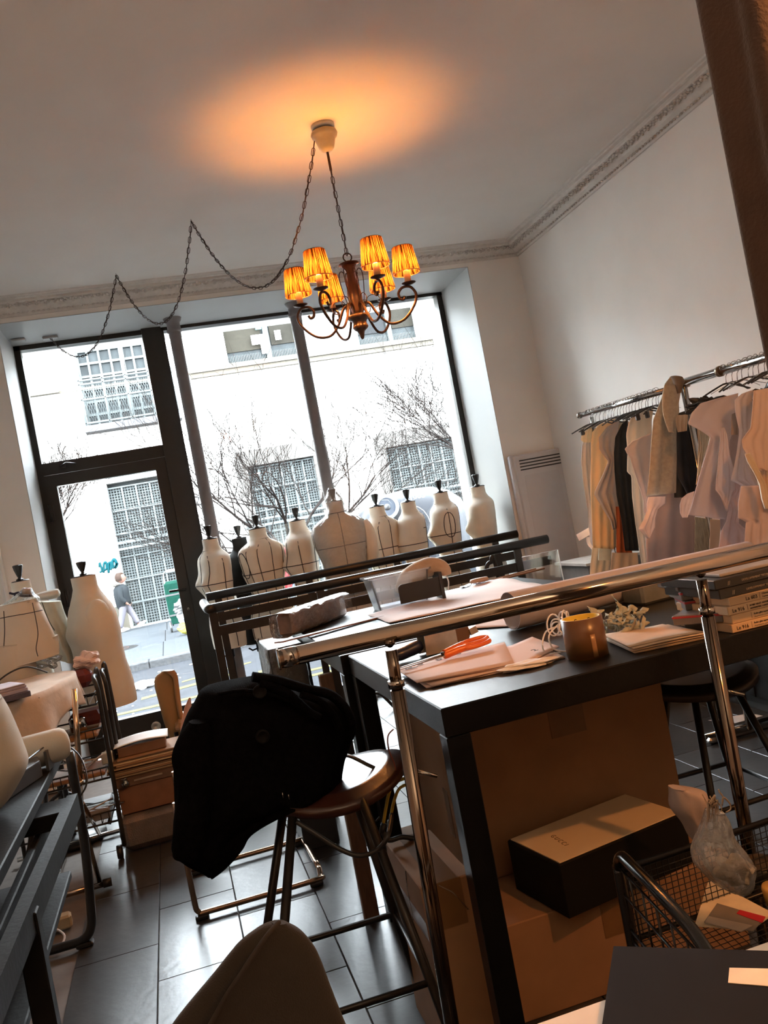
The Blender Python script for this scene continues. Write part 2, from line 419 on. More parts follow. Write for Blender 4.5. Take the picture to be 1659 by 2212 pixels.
# road surface laid at real height with the kerb drop
MB().bb(-30, 40, 6.9, 12.6, ZST-.13, ZST-.10).build('asphalt_layer', ASPH, road)
for k, (ya, yb, dsh) in enumerate([(10.1,10.25,0),(9.35,9.46,0),(9.0,9.12,0),(11.2,11.3,.0)]):
    mb = MB()
    if k == 0:
        for i in range(-3, 8): mb.add([(i*1.3-.55, ya-.1, ZST-.097),(i*1.3+.55, ya+.25, ZST-.097),(i*1.3+.55, yb+.25, ZST-.097),(i*1.3-.55, yb-.1, ZST-.097)], [(0,1,2,3)])
    elif k == 3:
        for i in range(-3, 8): mb.add([(i*1.3-.1, ya-.6, ZST-.097),(i*1.3+.75, ya-.25, ZST-.097),(i*1.3+.75, ya-.15, ZST-.097),(i*1.3-.1, ya-.5, ZST-.097)], [(0,1,2,3)])
    else: mb.bb(-6, 9, ya, yb, ZST-.099, ZST-.096)
    mb.build('road_marking', YEL, road)
lit = MB(); rr = random.Random(4)
for i in range(60):
    x, y = rr.uniform(-1.6, 2.5), rr.uniform(8.4, 12.3); s_ = rr.uniform(.012, .035)
    lit.box((x,y,ZST-.09),(s_,s_*rr.uniform(.4,1),.006), rr.uniform(0,3))
tag(lit.build('leaf_litter', WHITEP, kind='stuff'), 'small pale scraps and leaves scattered on the road', 'litter')
# manhole
t = thing('manhole_cover', 'round dark manhole cover set in the pavement opposite', 'manhole cover', (-1.15,15.1,ZST))
MB().lathe([(.001,.004),(.42,.004),(.44,.0)], (-1.15,15.1,ZST), 32, caps=False).build('plate', pm('manhole_iron',(.008,.008,.008),.7), t)
MB().lathe([(.27,.0),(.27,.009),(.30,.009),(.30,0)], (-1.15,15.1,ZST), 32, caps=False).build('ring', pm('manhole_ring',(.02,.013,.012),.7), t)
# crumpled white bag in the road
def crumple(mb, c, r, sc, seed=1, n=14, amp=.35, fr=2.2):
    rnd = random.Random(seed); ph = [rnd.uniform(0, 6.28) for _ in range(9)]
    def P(u, v):
        th, f = u*2*PI, (v-.5)*PI
        d = Vector((math.cos(f)*math.cos(th), math.cos(f)*math.sin(th), math.sin(f)))
        k = 1+amp*(math.sin(d.x*fr*2+ph[0])*math.sin(d.y*fr*2.3+ph[1])+.6*math.sin(d.z*fr*3+ph[2]+d.x*4)+.4*math.sin(d.y*fr*5+ph[3])*math.cos(d.x*fr*4+ph[4]))
        return Vector(c)+Vector((d.x*sc[0], d.y*sc[1], d.z*sc[2]))*r*k
    mb.grid(P, n, n, cu=True, smooth=False); return mb
p = atZ(310,1480,ZST-.06)
tag(crumple(MB(), (p.x,p.y,ZST-.05), .075, (1.6,1,.55), 3).build('plastic_bag', pm('white_bag',(.8,.8,.8),.6)), 'crumpled white plastic bag lying on the road', 'bag')
# ------------------------------------------------------------------ building opposite
bld = thing('apartment_building', 'pale rendered building across the street with grilled ground-floor windows', 'building', (2.0, YB, ZST))
K = (YB/15.3)
def fx(x): return x*K
def fz(z): return CAM_H+(z-CAM_H)*K
holes = [(-.75,.17,.10,2.62,'g'), (1.42,2.95,-.45,2.70,'g'), (3.92,5.55,-.45,2.62,'g'), (-.86,.62,3.60,6.4,'b'), (1.62,2.95,4.30,6.2,'u'), (3.98,5.12,4.30,6.2,'u')]
H = [(fx(a), fx(b), max(ZST+.02, fz(c)) if c > 0 else ZST+.02, min(6.3, fz(d_)), k) for a,b,c,d_,k in holes]
xs = sorted(set([-30, 45]+[h[0] for h in H]+[h[1] for h in H])); zs = sorted(set([ZST-.3, 6.45]+[h[2] for h in H]+[h[3] for h in H]))
wl = MB()
for i in range(len(xs)-1):
    j = 0
    while j < len(zs)-1:
        def solid(j): 
            cx, cz = (xs[i]+xs[i+1])/2, (zs[j]+zs[j+1])/2
            return not any(h[0] < cx < h[1] and h[2] < cz < h[3] for h in H)
        if solid(j):
            k = j
            while k+1 < len(zs)-1 and solid(k+1): k += 1
            wl.bb(xs[i], xs[i+1], YB, YB+.4, zs[j], zs[k+1]); j = k+1
        else: j += 1
wl.bb(-30, 45, YB+1.5, YB+1.6, ZST, 6.45).bb(-30,45,YB,YB+1.6,6.45,6.6)
wl.build('wall', FAC, bld)
zl = fz(4.22)
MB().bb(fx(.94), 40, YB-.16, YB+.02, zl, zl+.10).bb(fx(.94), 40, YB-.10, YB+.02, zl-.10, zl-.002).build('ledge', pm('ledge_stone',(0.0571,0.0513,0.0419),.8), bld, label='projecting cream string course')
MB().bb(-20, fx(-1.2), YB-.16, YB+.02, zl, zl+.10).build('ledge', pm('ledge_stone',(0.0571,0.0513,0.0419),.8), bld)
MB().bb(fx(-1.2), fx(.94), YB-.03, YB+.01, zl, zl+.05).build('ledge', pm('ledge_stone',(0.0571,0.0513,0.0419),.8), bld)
for n_, (xa, xb, za, zb, kd) in enumerate(H):
    w, hh = xb-xa, zb-za
    wn = MB().bb(xa, xb, YB+.28, YB+.32, za, zb).build('window', DGL if kd != 'g' else pm('dim_window',(0.0155,0.0180,0.0180),.4,var=.2,scale=2), bld)
    if kd == 'g':
        # pilaster surround, frame bars and fine wire mesh
        top = zb
        if n_ > 0:
            sr = MB().bb(xa-.02, xa+.22, YB-.02, YB+.27, za, zb+.02).bb(xb-.22, xb+.02, YB-.02, YB+.27, za, zb+.02)
            sr.bb(xa+.03, xb-.03, YB-.03, YB+.27, zb-.24, zb+.10)
            sr.build('window_surround', FACD, wn, label='brown-grey stone surround')
            lo, hi, tp = xa+.22, xb-.22, zb-.28
        else: lo, hi, tp = xa, xb, zb-.1
        cols = 6 if n_ > 0 else 4
        g = MB(); rows = int((tp-za)/.42)
        for i in range(cols+1):
            x = lo+(hi-lo)*i/cols; g.bb(x-.018, x+.018, YB+.10, YB+.14, za, tp)
        for j in range(rows+1):
            z = tp-(tp-za)*j/rows; g.bb(lo, hi, YB+.09, YB+.13, z-.014, z+.014)
        for zz in (za+(tp-za)*.55,):
            g.bb(xa-.06, xb+.04, YB-.05, YB+.0, zz, zz+.05).bb(xa-.06, xb+.04, YB-.05, YB+.0, zz+.13, zz+.18)
        g.build('grille_frame', GRIL, wn)
        msh = MB(); s_ = .055
        nx = int((hi-lo)/s_)
        for i in range(1, nx):
            x = lo+(hi-lo)*i/nx; msh.add([(x-.008,YB+.15,za),(x+.008,YB+.15,za),(x+.008,YB+.15,tp),(x-.008,YB+.15,tp)], [(0,1,2,3)])
        nz_ = int((tp-za)/s_)
        for j in range(1, nz_):
            z = za+(tp-za)*j/nz_; msh.add([(lo,YB+.152,z-.008),(hi,YB+.152,z-.008),(hi,YB+.152,z+.008),(lo,YB+.152,z+.008)], [(0,1,2,3)])
        msh.build('wire_mesh', GRIL, wn, kind='stuff')
    elif kd == 'b':
        g = MB()
        for i in range(9):
            x = xa+w*i/8; q = .05 if i in (0,4,8) else .022; g.bb(x-q, x+q, YB+.2, YB+.27, za, zb)
        for j in range(9):
            z = za+hh*j/8; g.bb(xa, xb, YB+.21, YB+.26, z-.025, z+.025)
        g.build('window_bars', GRIL, wn)
        cz = za+hh*.34; bal = MB().bb(xa-.05, xb+.05, YB-.42, YB+.2, za-.16, za-.03)
        bal.build('balcony_slab', pm('grey_stone_sill',(0.0440,0.0440,0.0464),.8), bld)
        r = MB()
        for z in (za+.02, za+.5, cz+.08, cz+.16): r.tube([(xa-.02,YB-.38,z),(xb+.02,YB-.38,z)], .022, 6)
        for i in range(5): x = xa+w*i/4; r.tube([(x,YB-.38,za-.04),(x,YB-.38,cz+.2)], .022, 6)
        for s_ in (xa-.02, xb+.02):
            r.tube([(s_,YB-.38,cz+.16),(s_,YB,cz+.16)], .02, 6)
        for i in range(40): x = xa+w*i/39; r.tube([(x-.1,YB-.375,za+.05),(x+.1,YB-.375,cz+.05)], .005, 3); r.tube([(x+.1,YB-.37,za+.05),(x-.1,YB-.37,cz+.05)], .005, 3)
        r.build('balcony_railing', GRIL, bld)
    else:
        g = MB().bb(xa+w*.53, xa+w*.60, YB+.18, YB+.27, za, zb).bb(xa, xb, YB+.2, YB+.27, zb-.05, zb)
        for i in range(int(w/.035)): x = xa+i*.035; g.bb(x, x+.008, YB+.22, YB+.23, za, za+.22)
        g.build('window_bars', GRIL, wn)
        MB().bb(xa+.03, xa+w*.5, YB+.24, YB+.27, za+.3, zb-.06).build('blind', pm('cream_blind',(0.0148,0.0133,0.0103),.8) if n_==4 else pm('dim_blind',(0.0120,0.0125,0.0132),.8), wn)
        MB().bb(xa+w*.62, xb-.02, YB+.24, YB+.27, za+.35, zb-.06).build('blind', pm('grey_blind',(0.0121,0.0110,0.0089),.8), wn)
        if n_ == 4:
            for (qx, qz, c_) in [(.36,.30,0),(.45,.30,0),(.47,.13,0),(.68,.33,0),(.44,.55,1)]:
                MB().bb(xa+w*qx, xa+w*qx+.13, YB+.15, YB+.16, za+hh*qz, za+hh*qz+.21).build('notice_sheet', WHITEP if not c_ else pm('teal_notice',(0.0200,0.1800,0.2000),.6), wn)
Mf = axes((1,0,0),(0,0,1))
TEAL = pm('turquoise_spray', (.0006,.020,.024), .6)
txt('street_number', '2', (fx(.60), YB-.012, fz(2.0)), .30, pm('number_grey',(0.0108,0.0108,0.0108),.7), bld, Mf, label='house number 2 on the facade')
# turquoise graffiti tag strokes
gp = MB()
def stroke(pts, w):
    gp.tube([(fx(x), YB-.006, fz(z)) for x, z in smooth_path2(pts)], w*.8, 6)
def smooth_path2(pts): return [(v.x, v.y) for v in smooth_path([Vector((a, b, 0)) for a, b in pts], 4)]
stroke([(-1.10,1.28),(-1.08,1.36),(-1.07,1.22),(-1.11,1.20)], .025)
stroke([(-1.05,1.18),(-1.02,1.32),(-.98,1.34),(-.99,1.24),(-1.04,1.22)], .03)
stroke([(-.97,1.16),(-.95,1.3),(-.91,1.32),(-.93,1.2)], .03)
stroke([(-.90,1.22),(-.88,1.33),(-.84,1.36),(-.82,1.27),(-.87,1.22),(-.80,1.3)], .04)
gp.build('graffiti', TEAL, bld, label='turquoise sprayed tag')
pl_ = MB()
for a_, b_ in ((-12, H[0][0]-.05), (H[0][1]+.05, H[1][0]-.1), (H[1][1]+.1, H[2][0]-.1), (H[2][1]+.1, 15)): pl_.bb(a_, b_, YB-.03, YB+.005, ZST-.02, ZST+.5)
pl_.build('plinth', pm('stained_plinth',(.040,.036,.029),.9,var=.25,scale=2), bld, label='stained lower band of the facade')
# ------------------------------------------------------------------ bare trees
BARK = pm('tree_bark',(0.0070,0.0053,0.0047), .9, var=.3, scale=20)
def tree(name, label, x, y, trunk_h, spread, seed, th=.07, tot=3.4):
    t = thing(name, label, 'tree', (x, y, ZST), 'bare street trees')
    rnd = random.Random(seed); tr = MB(); br = MB(); tw = MB()
    tr.tube([(x,y,ZST),(x+.02,y,ZST+trunk_h*.5),(x,y,ZST+trunk_h)], [th*1.2, th, th*.9], 8)
    def grow(p, d, L, r, lvl):
        pts = [p]; rs = [r]; n = 5
        for i in range(n):
            d = (d+Vector((rnd.gauss(0,.13), rnd.gauss(0,.13), rnd.gauss(.015,.10)))).normalized(); p = p+d*L/n; pts.append(p); rs.append(r*(1-.6*(i+1)/n))
        (tr if lvl == 0 else br if lvl < 2 else tw).tube(pts, rs, 5 if lvl < 2 else 3, caps=False)
        if lvl >= 4: return
        for i in range(2, n+1):
            for q in range(2 if lvl < 3 else 1):
                sd = Vector((rnd.uniform(-1,1), rnd.uniform(-1,1), rnd.uniform(-.3,.85))).normalized()
                grow(pts[i], (d*1.1+sd*.85).normalized(), L*rnd.uniform(.50,.72), max(.0042, rs[i]*.66), lvl+1)
    b = Vector((x, y, ZST+trunk_h))
    k = 7
    for i in range(k):
        a = 2*PI*i/k+rnd.uniform(-.3,.3); el = rnd.uniform(.35,1.1)
        grow(b, Vector((math.cos(a)*math.cos(el)*spread, math.sin(a)*math.cos(el)*spread*.7, math.sin(el))).normalized(), (tot-trunk_h)*.56, th*.42, 1)
    tr.build('trunk', pm('pale_trunk',(0.0288,0.0220,0.0176),.9,var=.3,scale=15), t); br.build('branches', BARK, t, kind='stuff'); tw.build('twigs', BARK, t, kind='stuff')
p = atY(632,1180,13.9)
tree('street_tree', 'bare wide-crowned street tree seen through the big window, behind the dress forms', p.x, 13.9, p.z+.02-ZST-.12, 1.9, 11, .075, 4.3)
tree('street_tree', 'bare street tree at the left edge of the door glass', atY(85,1180,14.2).x, 14.2, 1.6, 1.0, 23, .06, 3.6)
tree('street_tree', 'bare street tree at the right edge of the window, by the black frame', 5.9, 14.2, 1.6, 1.1, 31, .06, 4.8)
# ------------------------------------------------------------------ street furniture and child
RG = pm('grey_bin_plastic',(0.0091,0.0099,0.0121), .3, var=.1, scale=3, spec=.6)
bx_, by_ = 2.62, 9.3
t = thing('recycling_container', 'big grey domed glass-recycling container with a porthole, outside behind the dress forms', 'recycling bin', (bx_, by_, ZST))
b = MB().lathe([(.60,0),(.64,.25),(.66,.9),(.64,1.25),(.58,1.42),(.46,1.53),(.28,1.60),(.0001,1.62)], (bx_,by_,ZST), 36)
bo = b.build('shell', RG, t)
def face_M(px_, pz):  # outward frame at the container's side facing the shop
    return None
c = atY(832,1096,by_-.6)
dirn = (Vector((c.x,c.y,0))-Vector((bx_,by_,0))).normalized(); cc = Vector((bx_,by_,0))+dirn*.62; cc.z = c.z
Mq = axes(Vector((0,0,1)).cross(dirn), (0,0,1))
MB().lathe([(.10,.0),(.125,.03),(.13,.05),(.11,.06),(.095,.05)], cc, 28, Mq, caps=False).build('porthole_ring', pm('pale_ring',(0.1250,0.1300,0.1375),.4), t)
MB().lathe([(.0001,.045),(.10,.045)], cc, 28, Mq, caps=False).build('rubber_flap', pm('dark_rubber',(.03,.035,.045),.5), t)
MB().lathe([(.0001,.048),(.035,.048),(.035,.04)], cc, 16, Mq, caps=False).build('flap_centre', pm('flap_hole',(.01,.01,.012),.5), t)
def on_bin(px_, py_, ext=.012):
    # march the ray to the shell cylinder radius .655
    d = ray(px_, py_); a = d.x*d.x+d.y*d.y; bb_ = -2*(d.x*bx_+d.y*by_); c_ = bx_**2+by_**2-(.665)**2
    disc = max(0, bb_*bb_-4*a*c_); s_ = (-bb_-math.sqrt(disc))/(2*a); return ORG+d*s_
q = on_bin(884, 1080); dd = (Vector((q.x,q.y,0))-Vector((bx_,by_,0))).normalized()
txt('number', '1003', Vector((q.x,q.y,q.z))+dd*.0, .085, WHITEP, t, axes(Vector((0,0,1)).cross(dd), (0,0,1)), label='white digits 1003')
MB().tube([on_bin(x, y) for x, y in [(893,1092),(905,1096),(915,1103),(924,1115),(930,1130)]], .0035, 5).build('white_arc', pm('pale_ring',(.1,.1,.11),.4), t)
MB().tube([on_bin(x, y) for x, y in [(818,1086),(826,1080),(838,1080),(846,1088)]], .003, 5).build('white_arc', pm('pale_ring',(.1,.1,.11),.4), t)
# shopping trolley
GREEN = pm('green_canvas',(0.0025,0.0165,0.0115), .8, var=.1)
wb = atZ(372,1366,ZST); tx, ty = wb.x+.18, wb.y
t = thing('shopping_trolley', 'green canvas shopping trolley standing on the pavement beyond the door handle', 'trolley', (tx,ty,ZST))
bd = MB(); pts = []
for z, hw, hd in [(.14,.15,.11),(.3,.17,.12),(.6,.18,.13),(.86,.17,.12),(.9,.12,.08)]:
    pts.append([(tx-hw,ty-hd,ZST+z),(tx+hw,ty-hd,ZST+z),(tx+hw,ty+hd,ZST+z),(tx-hw,ty+hd,ZST+z)])
vs = [v for r_ in pts for v in r_]; fs = [(k*4+i, k*4+(i+1)%4, k*4+4+(i+1)%4, k*4+4+i) for k in range(4) for i in range(4)]+[(3,2,1,0),(16,17,18,19)]
bd.add(vs, fs); bd.build('bag_body', GREEN, t, bevel=.01)
MB().tube(smooth_path([(tx-.14,ty+.1,ZST+.1),(tx-.15,ty+.13,ZST+.7),(tx-.15,ty+.14,ZST+1.0),(tx-.08,ty+.14,ZST+1.08),(tx+.08,ty+.14,ZST+1.08),(tx+.15,ty+.14,ZST+1.0),(tx+.14,ty+.1,ZST+.1)],4), .012, 6).build('frame', CHROME, t)
MB().tube([(tx-.09,ty+.14,ZST+1.08),(tx+.09,ty+.14,ZST+1.08)], .024, 8).build('handle', WHITEP, t)
for s_ in (-.18,.18): MB().lathe([(.02,-.015),(.09,-.018),(.095,0),(.09,.018),(.02,.015)], (tx+s_,ty,ZST+.095), 18, Matrix.Rotation(PI/2,3,'Y')).build('wheel', PLAST, t)
MB().box((tx,ty-.13,ZST+.66),(.35,.012,.03)).box((tx,ty-.13,ZST+.3),(.33,.012,.03)).build('strap', PLAST, t)
q = atZ(398,1372,ZST)
t = thing('carrier_bag', 'small black, white and yellow carrier bag beside the green trolley', 'bag', (q.x,q.y,ZST))
crumple(MB(),(q.x+.05,q.y,ZST+.12),.13,(1,.8,.9),5,12,.15).build('lower_bag', pm('yellow_bag',(0.1500,0.1400,0.0300),.6), t)
crumple(MB(),(q.x+.05,q.y,ZST+.30),.12,(.9,.8,1),6,12,.2).build('middle_bag', pm('white_bag2',(0.1500,0.1440,0.1480),.6), t)
crumple(MB(),(q.x+.03,q.y,ZST+.46),.11,(1.1,.8,1.1),8,12,.2).build('upper_bag', PLAST, t)
# red sign-like folded parasol glimpsed between two dress forms
q = atY(612,1225,11.5)
t = thing('street_banner', 'strip of red and blue fabric on a pole, glimpsed between two dress forms', 'banner', (q.x,q.y,ZST))
MB().tube([(q.x,q.y,ZST),(q.x,q.y,q.z+.3)], .02, 8).build('pole', STEEL, t)
MB().grid(lambda u,v: Vector((q.x-.08+.2*u+.06*math.sin(v*5), q.y-.03+.03*math.sin(u*9), q.z+.25-.6*v)), 8, 8).build('red_cloth', pm('red_cloth',(0.0750,0.0060,0.0075),.7), t, solid=.01)
MB().grid(lambda u,v: Vector((q.x+.08+.08*u+.06*math.sin(v*5), q.y-.02, q.z+.0-.4*v)), 5, 6).build('blue_cloth', pm('blue_cloth',(.03,.05,.2),.7), t, solid=.01)
# child walking: skin modifier body, clothes as children
def skin_mesh(name, joints, edges, mt, parent, sub=2, root=0):
    me = bpy.data.meshes.new(name); off = parent.location if parent else Vector()
    me.from_pydata([Vector(j[0])-off for j in joints], edges, []); me.update()
    o = bpy.data.objects.new(name, me); COL.objects.link(o); me.materials.append(mt)
    if parent: o.parent = parent
    s = o.modifiers.new('skin', 'SKIN'); s.use_smooth_shade = True
    for i, j in enumerate(joints):
        sv = me.skin_vertices[0].data[i]; r = j[1]; sv.radius = (r, r) if not isinstance(r, tuple) else r; sv.use_root = (i == root)
    q = o.modifiers.new('sub', 'SUBSURF'); q.levels = sub; q.render_levels = sub
    for pl in me.polygons: pl.use_smooth = True
    return o
SKIN = pm('child_skin',(0.0990,0.0510,0.0390), .6, var=.04)
fa = atZ(263,1366,ZST); cx, cy_ = fa.x+.14, fa.y
z0 = ZST
ch = thing('person', 'child walking on the pavement in a dark fur-hooded jacket and pale trousers', 'person', (cx,cy_,ZST))
def J(x, y, z): return Vector((cx+x, cy_+y, z0+z))
skin_mesh('body', [(J(0,0,.60),.085),(J(-.01,0,.72),.085),(J(0,0,.86),.09),(J(.0,0,.935),.042),(J(.02,0,.99),.04),
  (J(-.01,-.06,.56),.06),(J(-.07,-.07,.30),.045),(J(-.15,-.07,.07),.03),(J(-.09,-.07,.035),.028),
  (J(.02,.06,.56),.06),(J(.12,.06,.33),.045),(J(.21,.06,.09),.03),(J(.27,.06,.08),.028),
  (J(.0,-.11,.85),.04),(J(-.03,-.14,.68),.032),(J(.06,-.13,.56),.026),(J(.10,-.13,.53),.022),
  (J(.0,.11,.85),.04),(J(-.02,.14,.68),.032),(J(.08,.13,.58),.026),(J(.12,.13,.55),.022)],
  [(0,1),(1,2),(2,3),(3,4),(0,5),(5,6),(6,7),(7,8),(0,9),(9,10),(10,11),(11,12),(2,13),(13,14),(14,15),(15,16),(2,17),(17,18),(18,19),(19,20)], SKIN, ch)
hd = MB(); hc = J(.03,0,1.075)
def headP(u, v):
    th, f = u*2*PI, (v-.5)*PI; d = Vector((math.cos(f)*math.cos(th), math.cos(f)*math.sin(th), math.sin(f)))
    x, y, z = d.x*.092, d.y*.078, d.z*.108
    if d.z < 0: x *= 1-.12*(-d.z); y *= 1-.25*(-d.z); x += .012*(-d.z)
    w = math.exp(-((d.y/.22)**2+((d.z+.12)/.20)**2)) if d.x > 0 else 0
    x += .022*w
    w2 = math.exp(-((abs(d.y)-.38)**2/.02+((d.z-.1)/.14)**2)) if d.x > 0 else 0
    x -= .008*w2
    return hc+Vector((x, y, z))
hd.grid(headP, 28, 20, cu=True); hd.build('head', SKIN, ch)
for s_ in (-1,1):
    MB().sph(hc+Vector((.078,s_*.030,.008)), .011, 8).build('eye', pm('eye_dark',(.03,.02,.02),.3), ch)
    MB().sph(hc+Vector((-.005,s_*.079,-.005)), .022, 8, (.6,.35,1)).build('ear', SKIN, ch)
MB().sph(hc+Vector((.083,0,-.052)), .018, 8, (.5,1.1,.35)).build('mouth', pm('lips',(0.2100,0.0700,0.0650),.6), ch)
def hairP(u, v):
    th, f = u*2*PI, (-.25+v*.75)*PI*.66; d = Vector((math.cos(f)*math.cos(th), math.cos(f)*math.sin(th), math.sin(f)))
    k = 1.09+.02*math.sin(th*14)
    x, y, z = d.x*.096*k, d.y*.083*k, d.z*.112*k
    if d.x > .35 and d.z < .55: x, y, z = x*.80, y*.80, z*.9
    return hc+Vector((x-.008, y, z+.006))
MB().grid(hairP, 28, 14, cu=True).build('hair', pm('brown_hair',(0.0168,0.0102,0.0078),.7,var=.3,scale=40), ch)
NAVY = pm('dark_jacket',(0.0050,0.0065,0.0080), .7, bump=.3, bscale=60)
jk = MB()
jk.tube([J(.01,0,.50),J(.0,0,.52),J(.0,0,.62),J(-.01,0,.74),J(0,0,.86),J(0,0,.925),J(.0,0,.95)], [.13,.148,.155,.152,.15,.10,.06], 16)
for s_ in (-1,1):
    jk.tube(smooth_path([J(0,s_*.10,.88),J(-.02,s_*.155,.76),J(-.015,s_*.165,.67),J(.05,s_*.15,.585)],4), .052, 10)
jk.build('jacket', NAVY, ch)
crumple(MB(), J(-.07,0,.965), .085, (1.1,1.25,.6), 9, 18, .12, 4).build('fur_hood', pm('grey_fur',(0.0660,0.0600,0.0540),.9,var=.3,scale=60), ch)
tr_ = MB(); tr_.tube([J(0,0,.53),J(0,0,.58)], [.125,.12], 14)
tr_.tube(smooth_path([J(-.01,-.06,.57),J(-.04,-.07,.42),J(-.08,-.07,.29),J(-.145,-.07,.10)],4), [lerp(.082,.05,i/12) for i in range(13)], 10)
tr_.tube(smooth_path([J(.01,.06,.57),J(.07,.06,.43),J(.125,.06,.32),J(.20,.06,.12)],4), [lerp(.082,.05,i/12) for i in range(13)], 10)
tr_.build('trousers', pm('lilac_trousers',(0.0510,0.0480,0.0570),.8), ch)
for (sx, sy, sz, r_) in [(-.11,-.07,.045,0),(.24,.06,.075,-.45)]:
    Mr = Matrix.Rotation(r_, 3, 'Y'); sh = MB()
    sh.grid(lambda u,v: J(sx,sy,sz)+Mr @ Vector((math.cos(u*2*PI)*math.cos((v-.5)*PI)*.11+.03, math.sin(u*2*PI)*math.cos((v-.5)*PI)*.042, max(-.04, math.sin((v-.5)*PI)*(.055 if math.cos(u*2*PI) < .3 else .035)))), 16, 10, cu=True)
    so = sh.build('shoe', pm('white_shoe',(0.2592,0.2520,0.2520),.6), ch)
    MB().sph(J(sx+.02,sy,sz+.01)+Mr @ Vector((.02,0,.02)), .022, 8, (1,1.9,.6)).build('shoe_tongue', pm('red_patch',(0.2200,0.0480,0.0400),.6), so)
for s_, hx, hz in ((-1,.10,.53),(1,.12,.55)):
    for k in range(4):
        MB().tube(smooth_path([J(hx,s_*.13+(-.012+.008*k),hz),J(hx+.02,s_*.13+(-.014+.009*k),hz-.02),J(hx+.02,s_*.13+(-.012+.008*k),hz-.045+.004*abs(k-1.5))],3), .0055, 6).build('finger', SKIN, ch)
    MB().tube([J(hx,s_*.118,hz),J(hx+.028,s_*.108,hz-.012),J(hx+.034,s_*.108,hz-.026)], .006, 6).build('thumb', SKIN, ch)
for m_ in bpy.data.materials:      # outdoor surfaces are matt under the overcast sky
    if m_.name in ('asphalt','pavement_slab','granite_kerb','yellow_road_paint','facade_render','facade_stone','white_grille_paint','dark_window_glass','dim_window','ledge_stone','cream_blind','dim_blind','grey_blind','grey_stone_sill','tree_bark','pale_trunk','stained_plinth','grey_bin_plastic','green_canvas','child_skin','dark_jacket','grey_fur','lilac_trousers','brown_hair','red_cloth','blue_cloth','white_shoe','pale_ring','yellow_bag','white_bag2','manhole_iron','manhole_ring','turquoise_spray','dark_rubber'):
        m_.node_tree.nodes['Principled BSDF'].inputs['Specular IOR Level'].default_value = .04
# ------------------------------------------------------------------ chandelier
CX, CY = 1.0, 3.77
IRON = pm('rust_brown_iron', (.055,.028,.018), .4, metal=.6, var=.3)
CWOOD = pm('chandelier_wood', (.075,.035,.018), .35, var=.4, scale=60, stretch=(1,1,.12))
t = thing('chandelier', 'brown iron chandelier with six lit pleated amber shades', 'chandelier', (CX,CY,ZC))
CRM = pm('cream_ceramic',(0.3000,0.2700,0.2160), .4)
MB().lathe([(.052,0),(.052,-.018),(.048,-.020)], (CX,CY,ZC), 24).build('ceiling_plate', pm('white_rose',(0.4760,0.4690,0.4480),.5), t)
MB().lathe([(.030,-.018),(.055,-.030),(.060,-.042),(.056,-.055),(.046,-.062),(.040,-.085),(.034,-.105),(.022,-.118),(.006,-.122)], (CX,CY,ZC), 24).build('canopy', CRM, t)
MB().tube([(CX,CY,ZC-.12),(CX,CY,ZC-.205)], .006, 8).build('rod', IRON, t)
def link(mb, c, ax, side, L=.034, w=.0068, r=.0019):
    ax, side = Vector(ax).normalized(), Vector(side); side = (side-ax*side.dot(ax)).normalized(); c = Vector(c)
    pts = [c+ax*(L/2-w)*sg+ax*w*math.sin(a)*1.0+side*w*math.cos(a) for sg, rng in ((1,(0,45,90,135,180)),(-1,(180,225,270,315,360))) for a in [math.radians(k) for k in rng]]
    mb.tube(pts, r, 5, closed=True)
def chain(mb, path, pitch=.029, rot=0):
    path = [Vector(p) for p in path]; seg = []; L = 0
    for a, b in zip(path, path[1:]): seg.append((L, a, b)); L += (b-a).length
    n = max(2, int(L/pitch)); 
    for i in range(n):
        s_ = (i+.5)*L/n
        for l0, a, b in reversed(seg):
            if s_ >= l0: p_ = a+(b-a).normalized()*(s_-l0); d_ = b-a; break
        sd = Vector((1,0,0)) if i % 2 else Vector((0,1,0)); 
        if abs(d_.normalized().dot(sd)) > .8: sd = Vector((0,0,1))
        link(mb, p_, d_, sd)
cm = MB(); chain(cm, [(CX,CY,ZC-.20),(CX,CY,2.485)], .031)
cm.tube([(CX+.003,CY,ZC-.2),(CX-.003,CY+.003,2.8),(CX+.003,CY,2.6),(CX,CY,2.48)], .0022, 5)
cm.build('chain', IRON, t)
MB().tube([Vector((CX+.019*math.cos(a), CY, 2.475+.019*math.sin(a))) for a in [2*PI*k/16 for k in range(16)]], .0032, 6, closed=True).build('hanging_ring', IRON, t)
MB().lathe([(.001,2.462),(.012,2.458),(.045,2.447),(.046,2.443),(.030,2.440),(.024,2.425)], (CX,CY,0), 24).build('top_plate', IRON, t)
MB().lathe([(.034,2.437),(.022,2.420),(.017,2.400),(.019,2.38),(.025,2.35),(.031,2.32),(.033,2.295),(.031,2.265),(.026,2.235),(.022,2.215)], (CX,CY,0), 24).build('stem', CWOOD, t)
MB().lathe([(.022,2.222),(.050,2.214),(.053,2.205),(.046,2.198),(.034,2.190),(.030,2.178),(.034,2.166),(.036,2.160),(.028,2.150),(.016,2.142),(.012,2.130),(.010,2.118),(.005,2.108),(.001,2.106)], (CX,CY,0), 24).build('bowl', CWOOD, t)
